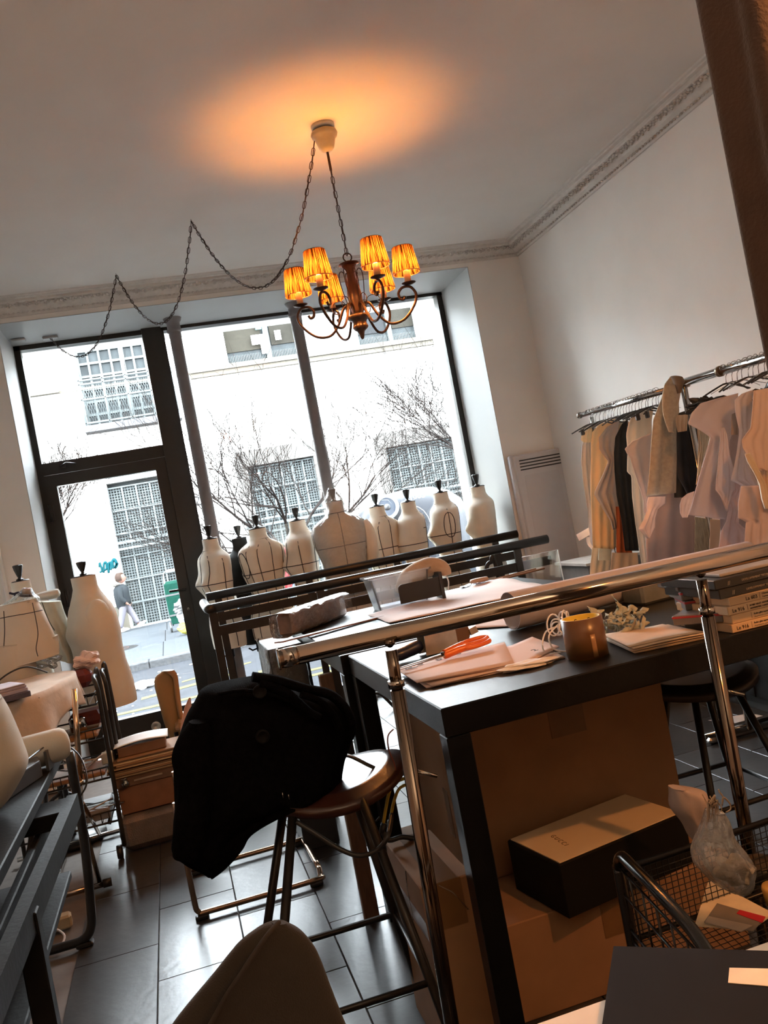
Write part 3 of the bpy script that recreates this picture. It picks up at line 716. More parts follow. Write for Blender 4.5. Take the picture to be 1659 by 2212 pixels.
def shade_mat():
    mt = bpy.data.materials.new('pleated_amber_silk'); mt.use_nodes = True; nt = mt.node_tree; N = nt.nodes; L = nt.links
    N.remove(N['Principled BSDF']); out = N['Material Output']
    tc = N.new('ShaderNodeTexCoord'); sp = N.new('ShaderNodeSeparateXYZ'); L.new(tc.outputs['Object'], sp.inputs[0])
    at = N.new('ShaderNodeMath'); at.operation = 'ARCTAN2'; L.new(sp.outputs[1], at.inputs[0]); L.new(sp.outputs[0], at.inputs[1])
    nz = N.new('ShaderNodeTexNoise'); nz.noise_dimensions = '2D'; nz.inputs['Scale'].default_value = 1; nz.inputs['Detail'].default_value = 3
    cb = N.new('ShaderNodeCombineXYZ'); ml = N.new('ShaderNodeMath'); ml.operation = 'MULTIPLY'; ml.inputs[1].default_value = 11
    m2 = N.new('ShaderNodeMath'); m2.operation = 'MULTIPLY'; m2.inputs[1].default_value = 9
    L.new(at.outputs[0], ml.inputs[0]); L.new(ml.outputs[0], cb.inputs[0]); L.new(sp.outputs[2], m2.inputs[0]); L.new(m2.outputs[0], cb.inputs[1]); L.new(cb.outputs[0], nz.inputs['Vector'])
    rp = N.new('ShaderNodeValToRGB'); L.new(nz.outputs['Fac'], rp.inputs[0]); rp.color_ramp.elements[0].position = .42; rp.color_ramp.elements[1].position = .60
    rp.color_ramp.elements[0].color = (.006,.0022,.0007,1); rp.color_ramp.elements[1].color = (.13,.052,.015,1)
    d = N.new('ShaderNodeBsdfDiffuse'); tr = N.new('ShaderNodeBsdfTranslucent'); mx = N.new('ShaderNodeMixShader'); mx.inputs[0].default_value = .5
    L.new(rp.outputs[0], d.inputs[0]); L.new(rp.outputs[0], tr.inputs[0]); L.new(d.outputs[0], mx.inputs[1]); L.new(tr.outputs[0], mx.inputs[2])
    L.new(mx.outputs[0], out.inputs[0]); return mt
SHADE = shade_mat(); 
BULB = pm('bulb_glow', (1,.8,.5), .5, es=92, emit=(1,.36,.07))
CAND = pm('cream_candle_tube', (.55,.42,.25), .6)
for k in range(6):
    a = math.radians(-18+60*k); R_ = .244; dx, dy = math.cos(a), math.sin(a); ex, ey = CX+dx*R_, CY+dy*R_
    zp = 2.306
    def Q(r, z): return Vector((CX+dx*r, CY+dy*r, z))
    arm = MB()
    arm.tube(smooth_path([Q(.02,2.235),Q(.035,2.262),Q(.06,2.255),Q(.09,2.195),Q(.135,2.150),Q(.195,2.155),Q(.245,2.20),Q(.268,2.25),Q(.250,2.290),Q(.215,2.295),Q(.193,2.275),Q(.195,2.25),Q(.21,2.243),Q(.218,2.256)],5), .0062, 7)
    ao = arm.build('arm', IRON, t)
    sc_ = MB()
    sc_.tube(smooth_path([Q(.025,2.225),Q(.04,2.285),Q(.05,2.35),Q(.052,2.40),Q(.042,2.418),Q(.03,2.41),Q(.03,2.395)],4), .0022, 5)
    sc_.tube(smooth_path([Q(.04,2.24),Q(.055,2.285),Q(.09,2.29),Q(.11,2.265),Q(.10,2.24),Q(.08,2.235)],4), .0020, 5)
    sc_.build('scroll', IRON, ao)
    MB().lathe([(.001,zp-.006),(.010,zp-.006),(.032,zp+.002),(.033,zp+.005),(.012,zp+.002),(.001,zp+.002)], (ex,ey,0), 18).build('drip_plate', IRON, ao)
    MB().lathe([(.0145,zp+.002),(.0145,zp+.058),(.006,zp+.062)], (ex,ey,0), 14).build('candle_tube', CAND, ao)
    MB().lathe([(.005,zp+.060),(.012,zp+.072),(.0135,zp+.085),(.010,zp+.100),(.003,zp+.116),(.0005,zp+.12)], (ex,ey,0), 12).build('bulb', BULB, ao)
    # shade: own object origin at its axis so the pleats run round it
    sh = MB(); npl = 44; z0_, z1_ = zp+.048, zp+.163
    def SP(u, v):
        an = u*2*PI; r = lerp(.060, .045, v)+.0010*math.sin(an*npl); return Vector((ex+r*math.cos(an), ey+r*math.sin(an), lerp(z0_, z1_, v)))
    sh.grid(SP, npl*4, 5, cu=True)
    so = sh.build('shade', SHADE, t)
    # recentre origin on the axis
    dl = Vector((ex-CX, ey-CY, zp+.09-ZC))
    for v in so.data.vertices: v.co -= dl
    so.location = dl
    MB().tube([Vector((ex+.0603*math.cos(q), ey+.0603*math.sin(q), z0_)) for q in [2*PI*j/28 for j in range(28)]], .0016, 5, closed=True).build('shade_rim', CWOOD, t)
    MB().tube([Vector((ex+.0453*math.cos(q), ey+.0453*math.sin(q), z1_)) for q in [2*PI*j/28 for j in range(28)]], .0016, 5, closed=True).build('shade_rim', CWOOD, t)
# swagged cord and chain from the canopy across ceiling hooks to the soffit
A0 = Vector((CX-.052, CY-.01, ZC-.075)); hk1 = atZ(413,478,ZC-.012); hk2 = atZ(251,595,ZC-.012); hk3 = Vector((-.49,6.33,2.925))
t = thing('swag_chain', 'thin twisted chain swagged from the ceiling rose over two hooks to the window', 'chain', tuple(A0))
cm = MB()
def fitted(a, b, through):
    # sagging curve that passes the given lowest point height
    a, b = Vector(a), Vector(b); return sag(a, b, through, 22)
for a, b, dp in ((A0, hk1, .50), (hk1, hk2, .42), (hk2, hk3, .29)):
    ph = sag(a, b, dp, 26); chain(cm, ph, .028)
    cm.tube([p_+Vector((.003*math.sin(i*1.9),.003*math.cos(i*1.9),.002)) for i, p_ in enumerate(ph)], .0024, 5)
cm.build('chain', IRON, t)
for hk in (hk1, hk2):
    MB().tube([Vector((hk.x,hk.y,ZC)),Vector((hk.x,hk.y,ZC-.02)),Vector((hk.x+.006,hk.y,ZC-.028)),Vector((hk.x+.01,hk.y,ZC-.018))], .0018, 5).build('ceiling_hook', CHROME, t)
# pendant lamp over the viewer (out of frame) that gives the warm light at the right
t = thing('pendant_lamp', 'warm pendant lamp hanging near the camera on the right, out of the picture', 'lamp', (1.45,.55,ZC))
MB().tube([(1.45,.55,ZC),(1.45,.55,2.33)], .004, 6).build('cord', PLAST, t)
MB().lathe([(.02,2.34),(.06,2.30),(.16,2.18)], (1.45,.55,0), 24, caps=False).build('lamp_shade', STEEL, t)
t = thing('added_fill_lamp', 'made-up uplighter floor lamp around the added fill light, unseen behind the camera', 'lamp', (.9,-1.2,0))  # invented lamp body, added to hold the fill light
MB().lathe([(.001,.0),(.15,.0),(.15,.02),(.02,.035)], (.9,-1.2,0), 28).build('base', STEEL, t)
MB().tube([(.9,-1.2,.03),(.9,-1.2,1.72)], .013, 12).build('pole', STEEL, t)
MB().lathe([(.015,1.70),(.08,1.73),(.15,1.79),(.19,1.85),(.20,1.88)], (.9,-1.2,0), 28, caps=False).build('fill_bowl', STEEL, t)
# ------------------------------------------------------------------ dress forms
FP = [ # z below neck top, half width, front depth, back depth
 (0.0,.054,.056,.054),(-.05,.053,.056,.056),(-.075,.060,.064,.066),(-.092,.084,.080,.084),(-.108,.122,.094,.096),(-.128,.155,.102,.102),(-.16,.170,.106,.102),
 (-.20,.169,.108,.100),(-.25,.160,.112,.095),(-.30,.150,.122,.093),(-.345,.138,.112,.088),(-.39,.124,.098,.082),(-.44,.116,.090,.078),(-.49,.124,.094,.086),
 (-.54,.143,.100,.102),(-.59,.160,.104,.114),(-.64,.168,.104,.116),(-.70,.168,.102,.110),(-.74,.165,.100,.106)]
MP = [ # male / wide form
 (0.0,.060,.060,.058),(-.06,.060,.060,.062),(-.09,.085,.070,.075),(-.12,.14,.084,.09),(-.15,.178,.094,.098),(-.19,.192,.105,.102),(-.26,.186,.112,.103),(-.33,.172,.112,.098),
 (-.42,.150,.104,.09),(-.48,.145,.102,.088),(-.56,.158,.106,.10),(-.64,.168,.108,.108),(-.74,.165,.104,.104)]
def form_surface(tab, bust, sc, ztop):
    def P(th, dz, k=1.0):
        a, bf, bk = interp([(-r[0],)+r[1:] for r in tab], -dz/sc[2])
        cx_, sx_ = math.cos(th), math.sin(th)   # th=0 front (+x local), +-90 sides
        e = 2/2.25
        X = math.copysign(abs(cx_)**e, cx_)*(bf if cx_ > 0 else bk)*sc[0]
        Y = math.copysign(abs(sx_)**e, sx_)*a*sc[1]
        if bust and cx_ > 0:
            w = math.exp(-((abs(Y)-.068*sc[1])/.042)**2-((dz/sc[2]+.295)/.055)**2); X += .032*bust*w
        return Vector((X*k, Y*k, ztop+dz))
    return P
def dress_form(name, label, x, y, zn, phi, tab=FP, bust=1, sc=(1,1,1), tapes='full', mt=LINEN, plastic=False, arm=None, group='dress forms in the window', bottom=-.74, kn=.088, stand=True, lean=0):
    t = thing(name, label, 'dress form', (x, y, 0), group); t.rotation_euler = (0, 0, phi); t['_rot'] = 1
    P = form_surface(tab, bust, sc, zn); H_ = bottom*sc[2]
    mb = MB(); mb.grid(lambda u, v: P(u*2*PI, H_*(1-v)), 48, 46, cu=True)
    mb.add([P(2*PI*i/48, H_) for i in range(48)], [tuple(range(47, -1, -1))])
    bo = mb.build('torso', mt, t)
    cap = MB(); cap.lathe([(.001,zn+.006),(.050*sc[0],zn+.006),(.057*sc[0],zn+.001),(.056*sc[0],zn-.004)], (0,0,0), 24)
    cap.build('neck_cap', KNOB, t)
    kb_ = MB().lathe([(.020,zn+.006),(.022,zn+.012),(.010,zn+.018),(.009,zn+.024),(.013,zn+.03),(.024,zn+kn*.75),(.028,zn+kn),(.022,zn+kn+.004),(.001,zn+kn+.005)], (0,0,0), 8, smooth=False)
    kb_.build('neck_knob', KNOB, t)
    if tapes:
        tp = MB(); w = .0029; k = 1.006
        def vl(th, a=-.075, b=-.73, drift=0): tp.tube([P(th+drift*math.sin(PI*i/16), lerp(a, b, i/16)*sc[2], k) for i in range(17)], w, 5)
        def hl(dz): tp.tube([P(2*PI*i/36, dz*sc[2], k) for i in range(36)], w, 5, closed=True)
        hl(-.076)
        if tapes in ('full', 'some'):
            hl(-.30)
            for th in (0, PI): vl(th)
            if tapes == 'full':
                for th in (.62, -.62, PI-.62, PI+.62, PI/2-.15, PI/2+.35, -PI/2+.15, -PI/2-.35): vl(th, -.11, drift=.10 if abs(th) < 1 else 0)
                hl(-.44); hl(-.60)
            else:
                for th in (.62, -.62, -PI/2, PI/2): vl(th, -.12)
        if tapes == 'front':
            hl(-.30); vl(0); vl(.7, -.11); vl(-.7, -.11); vl(PI-.5, -.1); vl(PI+.6, -.1); vl(-PI/2, -.14); vl(PI/2, -.14)
        if tapes in ('full', 'hole'):
            for s_ in (1, -1):
                tp.tube([P(s_*(PI/2)+.36*math.cos(a), (-.235+.088*math.sin(a))*sc[2], 1.008) for a in [2*PI*i/20 for i in range(20)]], .0028, 5, closed=True)
        if tapes == 'hole':
            hl(-.30); vl(PI/2, -.12); vl(-PI/2, -.12); vl(PI, -.08, -.5); vl(PI-.4, -.1, -.5)
        if tapes == 'box':
            hl(-.30); vl(PI-.1,-.08,-.6); vl(PI+.35,-.2,-.6)
            tp.tube([P(PI+q, -.2*sc[2], k) for q in (-.5,-.3,0,.2,.35)], w, 5)
        tp.tube([P(-PI/2-.3+.05*math.sin(i), (-.30-.008*i)*sc[2], 1.01) for i in range(9)], w, 5)
        tp.build('style_tapes', TAPE, t, label='black cotton style tapes pinned on the canvas')
    if arm:
        s_ = arm; ap = MB()
        ap.tube(smooth_path([Vector((0,s_*.17*sc[1],zn-.17)),Vector((-.01,s_*.20*sc[1],zn-.25)),Vector((-.02,s_*.205*sc[1],zn-.36)),Vector((-.0,s_*.19*sc[1],zn-.46))],5), [.045]*2+[.05]*6+[.045]*4+[.040]*4, 14)
        ap.build('arm', mt, t)
    if plastic:
        pl = MB(); rn = random.Random(4)
        pl.grid(lambda u, v: (P(u*2*PI, H_*(1-v), 1.055+.018*math.sin(u*60+v*19)) if v < .93 else P(u*2*PI, -.0, max(.25, 1.2-(v-.93)*12))+Vector((0,0,(v-.93)*1.45))), 60, 50, cu=True, smooth=True)
        pl.build('plastic_cover', FILMH, t)
    if stand:
        zb = zn+H_
        MB().lathe([(.014,.02),(.014,zb+.02)], (0,0,0), 12, caps=False).lathe([(.022,zb-.07),(.022,zb-.01),(.045,zb-.005),(.045,zb+.004)], (0,0,0), 14).build('pole', STEEL, t)
        f_ = MB()
        for k in range(3):
            a = 2*PI*k/3+.4; f_.tube(smooth_path([Vector((0,0,.14)),Vector((.07*math.cos(a),.07*math.sin(a),.12)),Vector((.14*math.cos(a),.14*math.sin(a),.022))],4), .011, 8)
        f_.build('tripod_base', STEEL, t)
        MB().tube([Vector((.02,0,zb-.05)),Vector((.05,.01,zb-.055)),Vector((.075,.01,zb-.035))], .006, 6).build('height_lever', STEEL, t)
    return t
R_ = math.radians
MY = 6.07
def fx_(px_, py_, Y=MY): return atY(px_, py_, Y)
forms = [
 (450,1165,R_(198),'front','small taped canvas dress form facing left, first on the left beside the grey column',(.95,.95,1),1,None,False),
 (552,1142,R_(122),'full','taped canvas dress form seen from the back, in front of the black form',(1.06,1.04,1),1,None,False),
 (638,1125,R_(165),'front','taped canvas dress form turned left, just left of the plastic-wrapped one',(1.05,1.05,1),1,None,False),
 (718,1085,R_(88),'some','tallest dress form, seen from the back, wrapped in clear plastic and with one arm',(1.0,.95,1),0,-1,True),
 (810,1095,R_(120),'full','taped canvas dress form seen from the back, just right of the plastic-wrapped one',(.98,1.0,1),1,None,False),
 (878,1085,R_(158),'box','canvas dress form with a square of tape on its shoulder blade',(.97,1.0,1),1,None,False),
 (948,1065,R_(172),'hole','canvas dress form in side view with a taped armhole circle',(.97,1.0,1),1,None,False),
 (1028,1052,R_(160),None,'plain untaped canvas dress form at the right end of the row',(.97,1.0,1),1,None,False)]
for (x, y, ph, tp, lb, sc, bu, ar, pl) in forms:
    yy = 5.86 if pl else MY; p = fx_(x, y, yy)
    dress_form('dress_form', lb, p.x+.01, yy, p.z, ph, MP if pl else FP, bu, sc, tp, LINEN, pl, ar)
p = fx_(519, 1178, 6.30)
dress_form('dress_form', 'black dress form almost hidden behind the taped form second from the left', p.x+.0, 6.30, p.z+.05, R_(170), FP, 1.4, (.95,.95,1), None, pm('black_jersey',(.008,.008,.009),.9), False, None)
# big bare form on the left, near the door
p = atY(180,1245,4.9)
bf = dress_form('dress_form', 'large bare cream dress form with a stub shoulder, standing before the door', p.x+.0, 4.9, p.z, R_(205), [
 (0.0,.064,.064,.060),(-.06,.062,.063,.062),(-.09,.075,.072,.072),(-.13,.11,.084,.09),(-.17,.145,.098,.11),(-.22,.165,.11,.12),(-.30,.172,.125,.125),
 (-.38,.165,.115,.12),(-.46,.16,.115,.125),(-.54,.165,.125,.14),(-.60,.172,.13,.145),(-.66,.176,.132,.145),(-.69,.174,.130,.142)], .3, (1,1,1), None, LINEN2, False, None, 'dress forms at the left', -.69, .075)
for s_ in (1,):
    MB().sph(Vector((.005, .118, p.z-.235)), .075, 24, (.95,.62,1.45)).build('shoulder_stub', LINEN2, bf)
# ------------------------------------------------------------------ guard rails in front of the dress forms
def guard(name, label, y, xa, xb, zt, zl, posts, cap_left=None):
    t = thing(name, label, 'railing', (xa, y, 0), 'black guard rails')
    MB().tube([(xa, y, zt),(xb, y, zt)], .027, 14).build('top_rail', STEEL, t)
    MB().bb(xa+.03, xb, y-.006, y+.006, zl-.027, zl+.027).build('lower_rail', STEEL, t)
    for x in posts: MB().bb(x-.022, x+.022, y-.012, y+.004, 0, zt-.02).bb(x-.05,x+.05,y-.05,y+.05,0,.008).build('post', STEEL, t)
    return t
g1 = guard('guard_rail', 'nearer black tubular guard rail running in front of the dress forms', 5.0, .17, 2.24, .985, .855, (.185,.80,1.42,2.03))
MB().tube(smooth_path([(.185,5.0,.985),(.165,5.04,.985),(.165,5.6,.985)],5), .027, 14).build('return_rail', STEEL, g1, label='short side tube joining the rail to the one behind')
g2 = guard('guard_rail', 'farther black tubular guard rail, directly behind the nearer one', 5.68, .19, 2.33, 1.012, .872, (.26,.85,1.45,2.16))
# bent black handle seen between the rails at the right
q = atY(1060,1215,5.3)
tag(MB().tube(smooth_path([(q.x-.05,5.3,q.z-.10),(q.x-.03,5.3,q.z-.02),(q.x,5.3,q.z),(q.x+.03,5.3,q.z-.03),(q.x+.04,5.3,0.0)],5), .014, 10).build('walking_stick', STEEL), 'dark bent metal handle standing between the guard rails, at their right end', 'handle')
# ------------------------------------------------------------------ black work tables
def work_table(name, label, x0, x1, y0, y1, zt, ap, lg, legs):
    t = thing(name, label, 'table', (x0, y0, 0), 'black work tables')
    MB().rbox(((x0+x1)/2,(y0+y1)/2,zt-ap/2), (x1-x0,y1-y0,ap), .003).build('table_top', BLACKW, t)
    for (a, b) in legs:
        MB().rbox((a, b, (zt-ap)/2), (lg, lg, zt-ap-.001), .002).build('leg', BLACKW, t)
    return t
TX0, TY0 = .507, 1.845
work_table('work_table', 'nearer black work table carrying the scissors, tape roll and pattern boxes', TX0, 2.10, TY0, 2.855, .90, .066, .056, [(TX0+.029,TY0+.029),(2.07,TY0+.029),(TX0+.029,2.826),(2.07,2.826)])
work_table('work_table', 'farther black work table under the large sheet of pattern paper', .485, 1.62, 2.875, 4.14, .90, .066, .056, [(.514,2.905),(1.59,2.905),(.514,4.11),(1.59,4.11)])
ZT = .90
# pattern paper
def sheet(name, label, cat, poly, mt, z=ZT+.001, amp=.004, th=.0012, group=None, n=16, parent=None):
    # quad (4 corners, world xy) subdivided and gently waved
    a, b, c, d = [Vector((p[0], p[1], 0)) for p in poly]
    def P(u, v):
        p = a.lerp(b, u).lerp(d.lerp(c, u), v); e = min(u, 1-u, v, 1-v)
        return Vector((p.x, p.y, z+amp*(1+math.sin(p.x*17+p.y*5)*math.sin(p.y*13))*.5*(1 if e > .01 else .8)))
    o = MB().grid(P, n, n).build(name, mt, parent, solid=th)
    if label: tag(o, label, cat, group)
    return o
sheet('pattern_paper', 'large sheet of pinkish pattern paper spread over the farther table', 'paper', [(.79,3.38),(1.50,3.30),(1.57,4.12),(.80,3.82)], PINKP, amp=.012)
sheet('pattern_paper', 'narrow sheet of pinkish pattern paper between the paper roll and the tape dispenser', 'paper', [(.83,2.92),(1.05,2.62),(1.35,2.80),(1.45,3.25)], PINKP, z=ZT+.002, amp=.004)
tag(crumple(MB(), (1.43,4.09,ZT+.006), .09, (1,.45,.10), 12, 18, .1).build('crumpled_plastic', FILM), 'crumpled clear plastic at the far edge of the big paper sheet', 'plastic')
tag(MB().lathe([(.001,0),(.034,0),(.038,.008),(.034,.018),(.001,.02)], (1.42,4.04,ZT+.018), 20, Matrix.Diagonal((1.3,.8,1))).build('wax_disc', pm('tan_disc',(.42,.26,.17),.6)), 'small flat tan oval disc on the far edge of the paper', 'disc')
# rolled paper
ra, rb = Vector((.995,2.60,0)), Vector((1.98,2.74,0)); ax = (rb-ra).normalized(); sd = Vector((-ax.y, ax.x, 0)); rl = MB()
def RP(u, v):
    an = -2.1+u*2*PI*1.22; r = (.056+.005*u)*(1-.22*v); p = ra.lerp(rb, v); return Vector((p.x, p.y, ZT+.063-.013*v))+sd*r*math.cos(an)+Vector((0,0,1))*r*math.sin(an)
rl.grid(RP, 60, 4); ro = rl.build('paper_roll', LILAC, solid=.0012); tag(ro, 'big loose roll of pale pattern paper lying along the back of the nearer table', 'paper roll')
MB().bb(1.36,1.46,2.588,2.5885,ZT+.05,ZT+.075).build('printed_label', pm('pale_print',(.36,.3,.3),.8), ro)
# ruler / wooden batten along the edge
a, b = atZ(592,1386,ZT+.02), atZ(812,1333,ZT+.005)
tag(MB().extr([Vector((a.x,a.y,ZT+.012)), Vector((a.x+.03,a.y-.03,ZT+.012)), Vector((b.x+.03,b.y-.03,ZT+.001)), Vector((b.x,b.y,ZT+.001))], (0,0,.006)).build('wooden_batten', pm('varnished_wood',(.22,.10,.055),.35,var=.2,stretch=(1,8,1))), 'thin varnished wooden batten lying along the left edge of the farther table', 'ruler')
tag(MB().extr([Vector((.60,3.12,ZT+.001)),Vector((.606,3.10,ZT+.001)),Vector((.98,3.30,ZT+.001)),Vector((.98,3.32,ZT+.001))], (0,0,.003)).build('metal_ruler', PLAST), 'thin black ruler on the bare part of the farther table', 'ruler')
for k, (y_, x_) in enumerate(((4.02,1.60),(4.08,1.58))):
    tag(MB().tube([(x_-.16,y_-.0,ZT+.007),(x_+.20,y_+.10,ZT+.007)], .005, 6).build('pencil', CARD), ('nearer' if k == 0 else 'farther')+' of two long pencils at the right far corner of the table', 'pencil', 'pencils at the far corner')
# parcel wrapped in tape and film
pr = thing('taped_parcel', 'brown taped parcel in a clear plastic sleeve at the back of the farther table', 'parcel', (.43,3.62,ZT))
q0, q1 = Vector((.445,3.66,0)), Vector((.765,4.01,0)); dx = (q1-q0).normalized(); dy = Vector((-dx.y, dx.x, 0))
c = (q0+q1)/2+dy*.05
MB().rbox((c.x,c.y,ZT+.049), ((q1-q0).length-.03,.085,.094), .01, math.atan2(dx.y,dx.x)).build('box', pm('parcel_tape',(.14,.075,.045),.28,var=.5,scale=14,bump=.3,bscale=40), pr)
def PF(u, v):
    an = u*2*PI; L = (q1-q0).length; s_ = .5+.5*math.cos(an); e = .056
    x = (v-.5)*(L+.03); 
    sx, sz = math.copysign(abs(math.cos(an))**.4, math.cos(an)), math.copysign(abs(math.sin(an))**.4, math.sin(an))
    k = 1+.05*math.sin(x*60+an*3)*math.sin(an*5)
    return Vector((c.x,c.y,ZT+.0515))+dx*x+dy*e*sx*k+Vector((0,0,1))*.051*sz*k
MB().grid(PF, 48, 24, cu=True, smooth=True).build('plastic_sleeve', FILM, pr)
# plastic tub with cream stuffed form, black bookend
tb = thing('plastic_tub', 'clear plastic storage tub on the farther table with a stuffed canvas piece in it', 'tub', (1.03,3.95,ZT))
def tubP(h, w, d, zz, k=8):
    pts = []
    for (sx, sy, a0) in ((1,1,0),(-1,1,90),(-1,-1,180),(1,-1,270)):
        for i in range(5):
            a = math.radians(a0+i*22.5); pts.append(Vector((0.985+sx*(w-.02)+.02*math.cos(a), 3.93+sy*(d-.02)+.02*math.sin(a), zz)))
    return pts
rings = [tubP(0,.115,.075,ZT+.002), tubP(0,.115,.075,ZT+.004), tubP(0,.138,.09,ZT+.145), tubP(0,.15,.10,ZT+.147), tubP(0,.15,.10,ZT+.155)]
n = 20; vs = [v for r_ in rings for v in r_]; fs = [(k*n+i, k*n+(i+1)%n, k*n+n+(i+1)%n, k*n+n+i) for k in range(4) for i in range(n)]+[tuple(range(n-1,-1,-1))]
MB().add(vs, fs).build('tub_body', CLEARP, tb, solid=.0015)
sf = smooth_path([(1.01,3.94,ZT+.05),(1.04,3.93,ZT+.11),(1.09,3.92,ZT+.138),(1.145,3.90,ZT+.150),(1.185,3.885,ZT+.140),(1.203,3.88,ZT+.12),(1.205,3.88,ZT+.10)], 5)
rad_ = [min(.044, q_) for q_ in [.040,.042,.044,.044,.044,.044,.044,.044,.044,.044,.054,.052,.05,.048,.046,.044,.043,.042,.041,.04,.039,.038,.037,.036,.035,.034,.033,.032,.031,.03,.028]]
so = MB().tube(sf, rad_, 18)
so = so.build('stuffed_canvas_arm', pm('tan_calico',(.50,.34,.22),.8,var=.06,bump=.2,bscale=60)); tag(so, 'stuffed tan calico arm hanging out over the end of the plastic tub', 'padded arm')
MB().tube(smooth_path([(1.205,3.88,ZT+.11),(1.213,3.87,ZT+.07),(1.20,3.86,ZT+.03)],4), .003, 5).build('cord', WHITEP, so)
bk = thing('bookend', 'black metal bookend standing in front of the plastic tub', 'bookend', (1.03,3.80,ZT))
pts = []; 
for (cx_, cz_, a0) in ((.085,.085,0),(-.085,.085,90)):
    for i in range(6): a = math.radians(a0+i*18); pts.append((1.06+cx_+.02*math.cos(a), 3.805, ZT+cz_+.02*math.sin(a)))
pts += [(1.06-.105,3.805,ZT+.02),(1.06+.105,3.805,ZT+.02)]
MB().extr(pts, (0,.003,0)).build('plate', PLAST, bk)
MB().bb(1.150,1.166,3.80,3.90,ZT+.001,ZT+.125).build('side_plate', PLAST, bk)
# tape dispenser
td = thing('tape_dispenser', 'metal hand tape dispenser with a dark blue handle lying on the nearer table', 'tape dispenser', (.74,2.54,ZT))
c0 = Vector((.745,2.53,ZT+.045)); e1 = Vector((1,.10,0)).normalized(); e2 = Vector((-e1.y,e1.x,0))
def TD(a, b, z): return Vector((c0.x,c0.y,ZT))+e1*a+e2*b+Vector((0,0,z))
MB().extr([TD(-.075,-.03,.004),TD(.015,-.03,.002),TD(.03,-.03,.02),TD(.03,-.03,.075),TD(-.07,-.03,.078)], e2*.004).extr([TD(-.075,.03,.004),TD(.015,.03,.002),TD(.03,.03,.02),TD(.03,.03,.075),TD(-.07,.03,.078)], e2*.004).extr([TD(-.072,-.03,.074),TD(.03,-.03,.074),TD(.03,.034,.074),TD(-.072,.034,.074)], (0,0,.004)).build('metal_frame', pm('zinc_plate',(.55,.50,.42),.3,metal=.8,var=.2), td)
MB().lathe([(.034,-.024),(.034,.024)], TD(.045,.002,.042), 28, axes(e1, Vector((0,0,1)))).lathe([(.022,-.0245),(.0335,-.0245)], TD(.045,.002,.042), 28, axes(e1, Vector((0,0,1))), caps=False).build('tape_roll', KRAFTD, td, label='brown roll of packing tape')
MB().extr([TD(.075,-.026,.05),TD(.098,-.026,.055),TD(.105,-.026,.035),TD(.08,-.026,.03)], e2*.05).build('tape_tongue', pm('metal_tongue',(.5,.4,.3),.3,metal=.5), td)
hh_ = [TD(-.075,0,.035),TD(-.10,-.002,.030),TD(-.14,-.008,.024),TD(-.165,-.01,.022)]
MB().tube(smooth_path(hh_,4), [.014,.017,.019,.020,.020,.020,.019,.019,.019,.019,.018,.017,.016], 14).build('handle', pm('navy_rubber',(.012,.016,.04),.3), td, label='dark blue rounded handle')
# folded pattern pieces with scissors
pz = ZT+.001
for k, (pl, lb) in enumerate([([(.545,2.075),(.90,2.035),(.95,2.36),(.565,2.33)],'bottom of the pile of folded pattern papers under the scissors'),
    ([(.555,2.06),(.88,2.05),(.93,2.33),(.56,2.29)],'second from the top in the pile of folded pattern papers'),
    ([(.54,2.115),(.80,2.04),(.935,2.14),(.955,2.36)],'third sheet down in the pile, turned slightly to the right'),
    ([(.53,2.10),(.77,2.05),(.87,2.36),(.54,2.33)],'top of the pile of folded pattern papers, with pencil notes')]):
    mt = PINKP if k != 3 else PINKP
    z = pz+k*.0045
    sh = MB().rbox((0,0,0),(1,1,1),.001); ob = None
    o = sheet('folded_pattern', lb, 'paper', pl, mt, z=z, amp=.002, th=.003, group='folded pattern papers', n=8)
Mt = axes((1,.08,0),(-.08,1,0))
np_ = bpy.data.objects['folded_pattern.003'] if 'folded_pattern.003' in bpy.data.objects else o
txt('pencil_note', 'P', (.585,2.275,pz+.0185), .05, INK, o, axes((.15,1,0),(-1,.15,0)), label='black handwritten letter')
txt('pencil_note', '-o    b    ~', (.58,2.30,pz+.0185), .035, INK, o, Mt, label='black marks written on the paper')
txt('pencil_note', '2', (.855,2.12,pz+.0185), .03, INK, o, Mt)
tag(crumple(MB(), (.80,2.035,ZT+.008), .055, (1.4,.5,.16), 21, 18, .22).build('paper_offcuts', WHITEP), 'small crumpled paper offcuts at the front edge of the nearer table', 'offcuts')
sc0 = thing('scissors', 'large tailoring scissors with orange handles lying on the folded patterns', 'scissors', (.66,2.285,ZT+.025))
zs_ = pz+.023; S0, S1 = Vector((.525,2.262,zs_)), Vector((.675,2.29,zs_+.006))
dv = (S1-S0).normalized(); pv = Vector((-dv.y,dv.x,0))
MB().extr([S0, S0+dv*.10-pv*.006, S1-pv*.009, S1+pv*.005], (0,0,.003)).build('blade', CHROME, sc0)
MB().extr([S0+Vector((0,0,.004)), S1-pv*.002+Vector((0,0,.004)), S1+pv*.010+Vector((0,0,.004)), S0+dv*.08+pv*.006+Vector((0,0,.004))], (0,0,.003)).build('blade', CHROME, sc0)
ORG_ = pm('orange_plastic', (.75,.14,.015), .3, var=.04)
def loopP(cc, a, b, tilt): return [cc+dv*a*math.cos(t_)+pv*b*math.sin(t_)*math.cos(tilt)+Vector((0,0,1))*b*math.sin(t_)*math.sin(tilt) for t_ in [2*PI*i/24 for i in range(24)]]
h1 = MB().tube(smooth_path([S1-dv*.01,S1+dv*.03-pv*.004+Vector((0,0,.004)),S1+dv*.06-pv*.01+Vector((0,0,.006))],4), [.009,.010,.010,.010,.010,.010,.009,.009,.009], 10)
h1.tube(loopP(S1+dv*.092-pv*.010+Vector((0,0,.005)), .040, .013, .15), .0062, 8, closed=True); h1.build('handle', ORG_, sc0, label='orange handle loop')
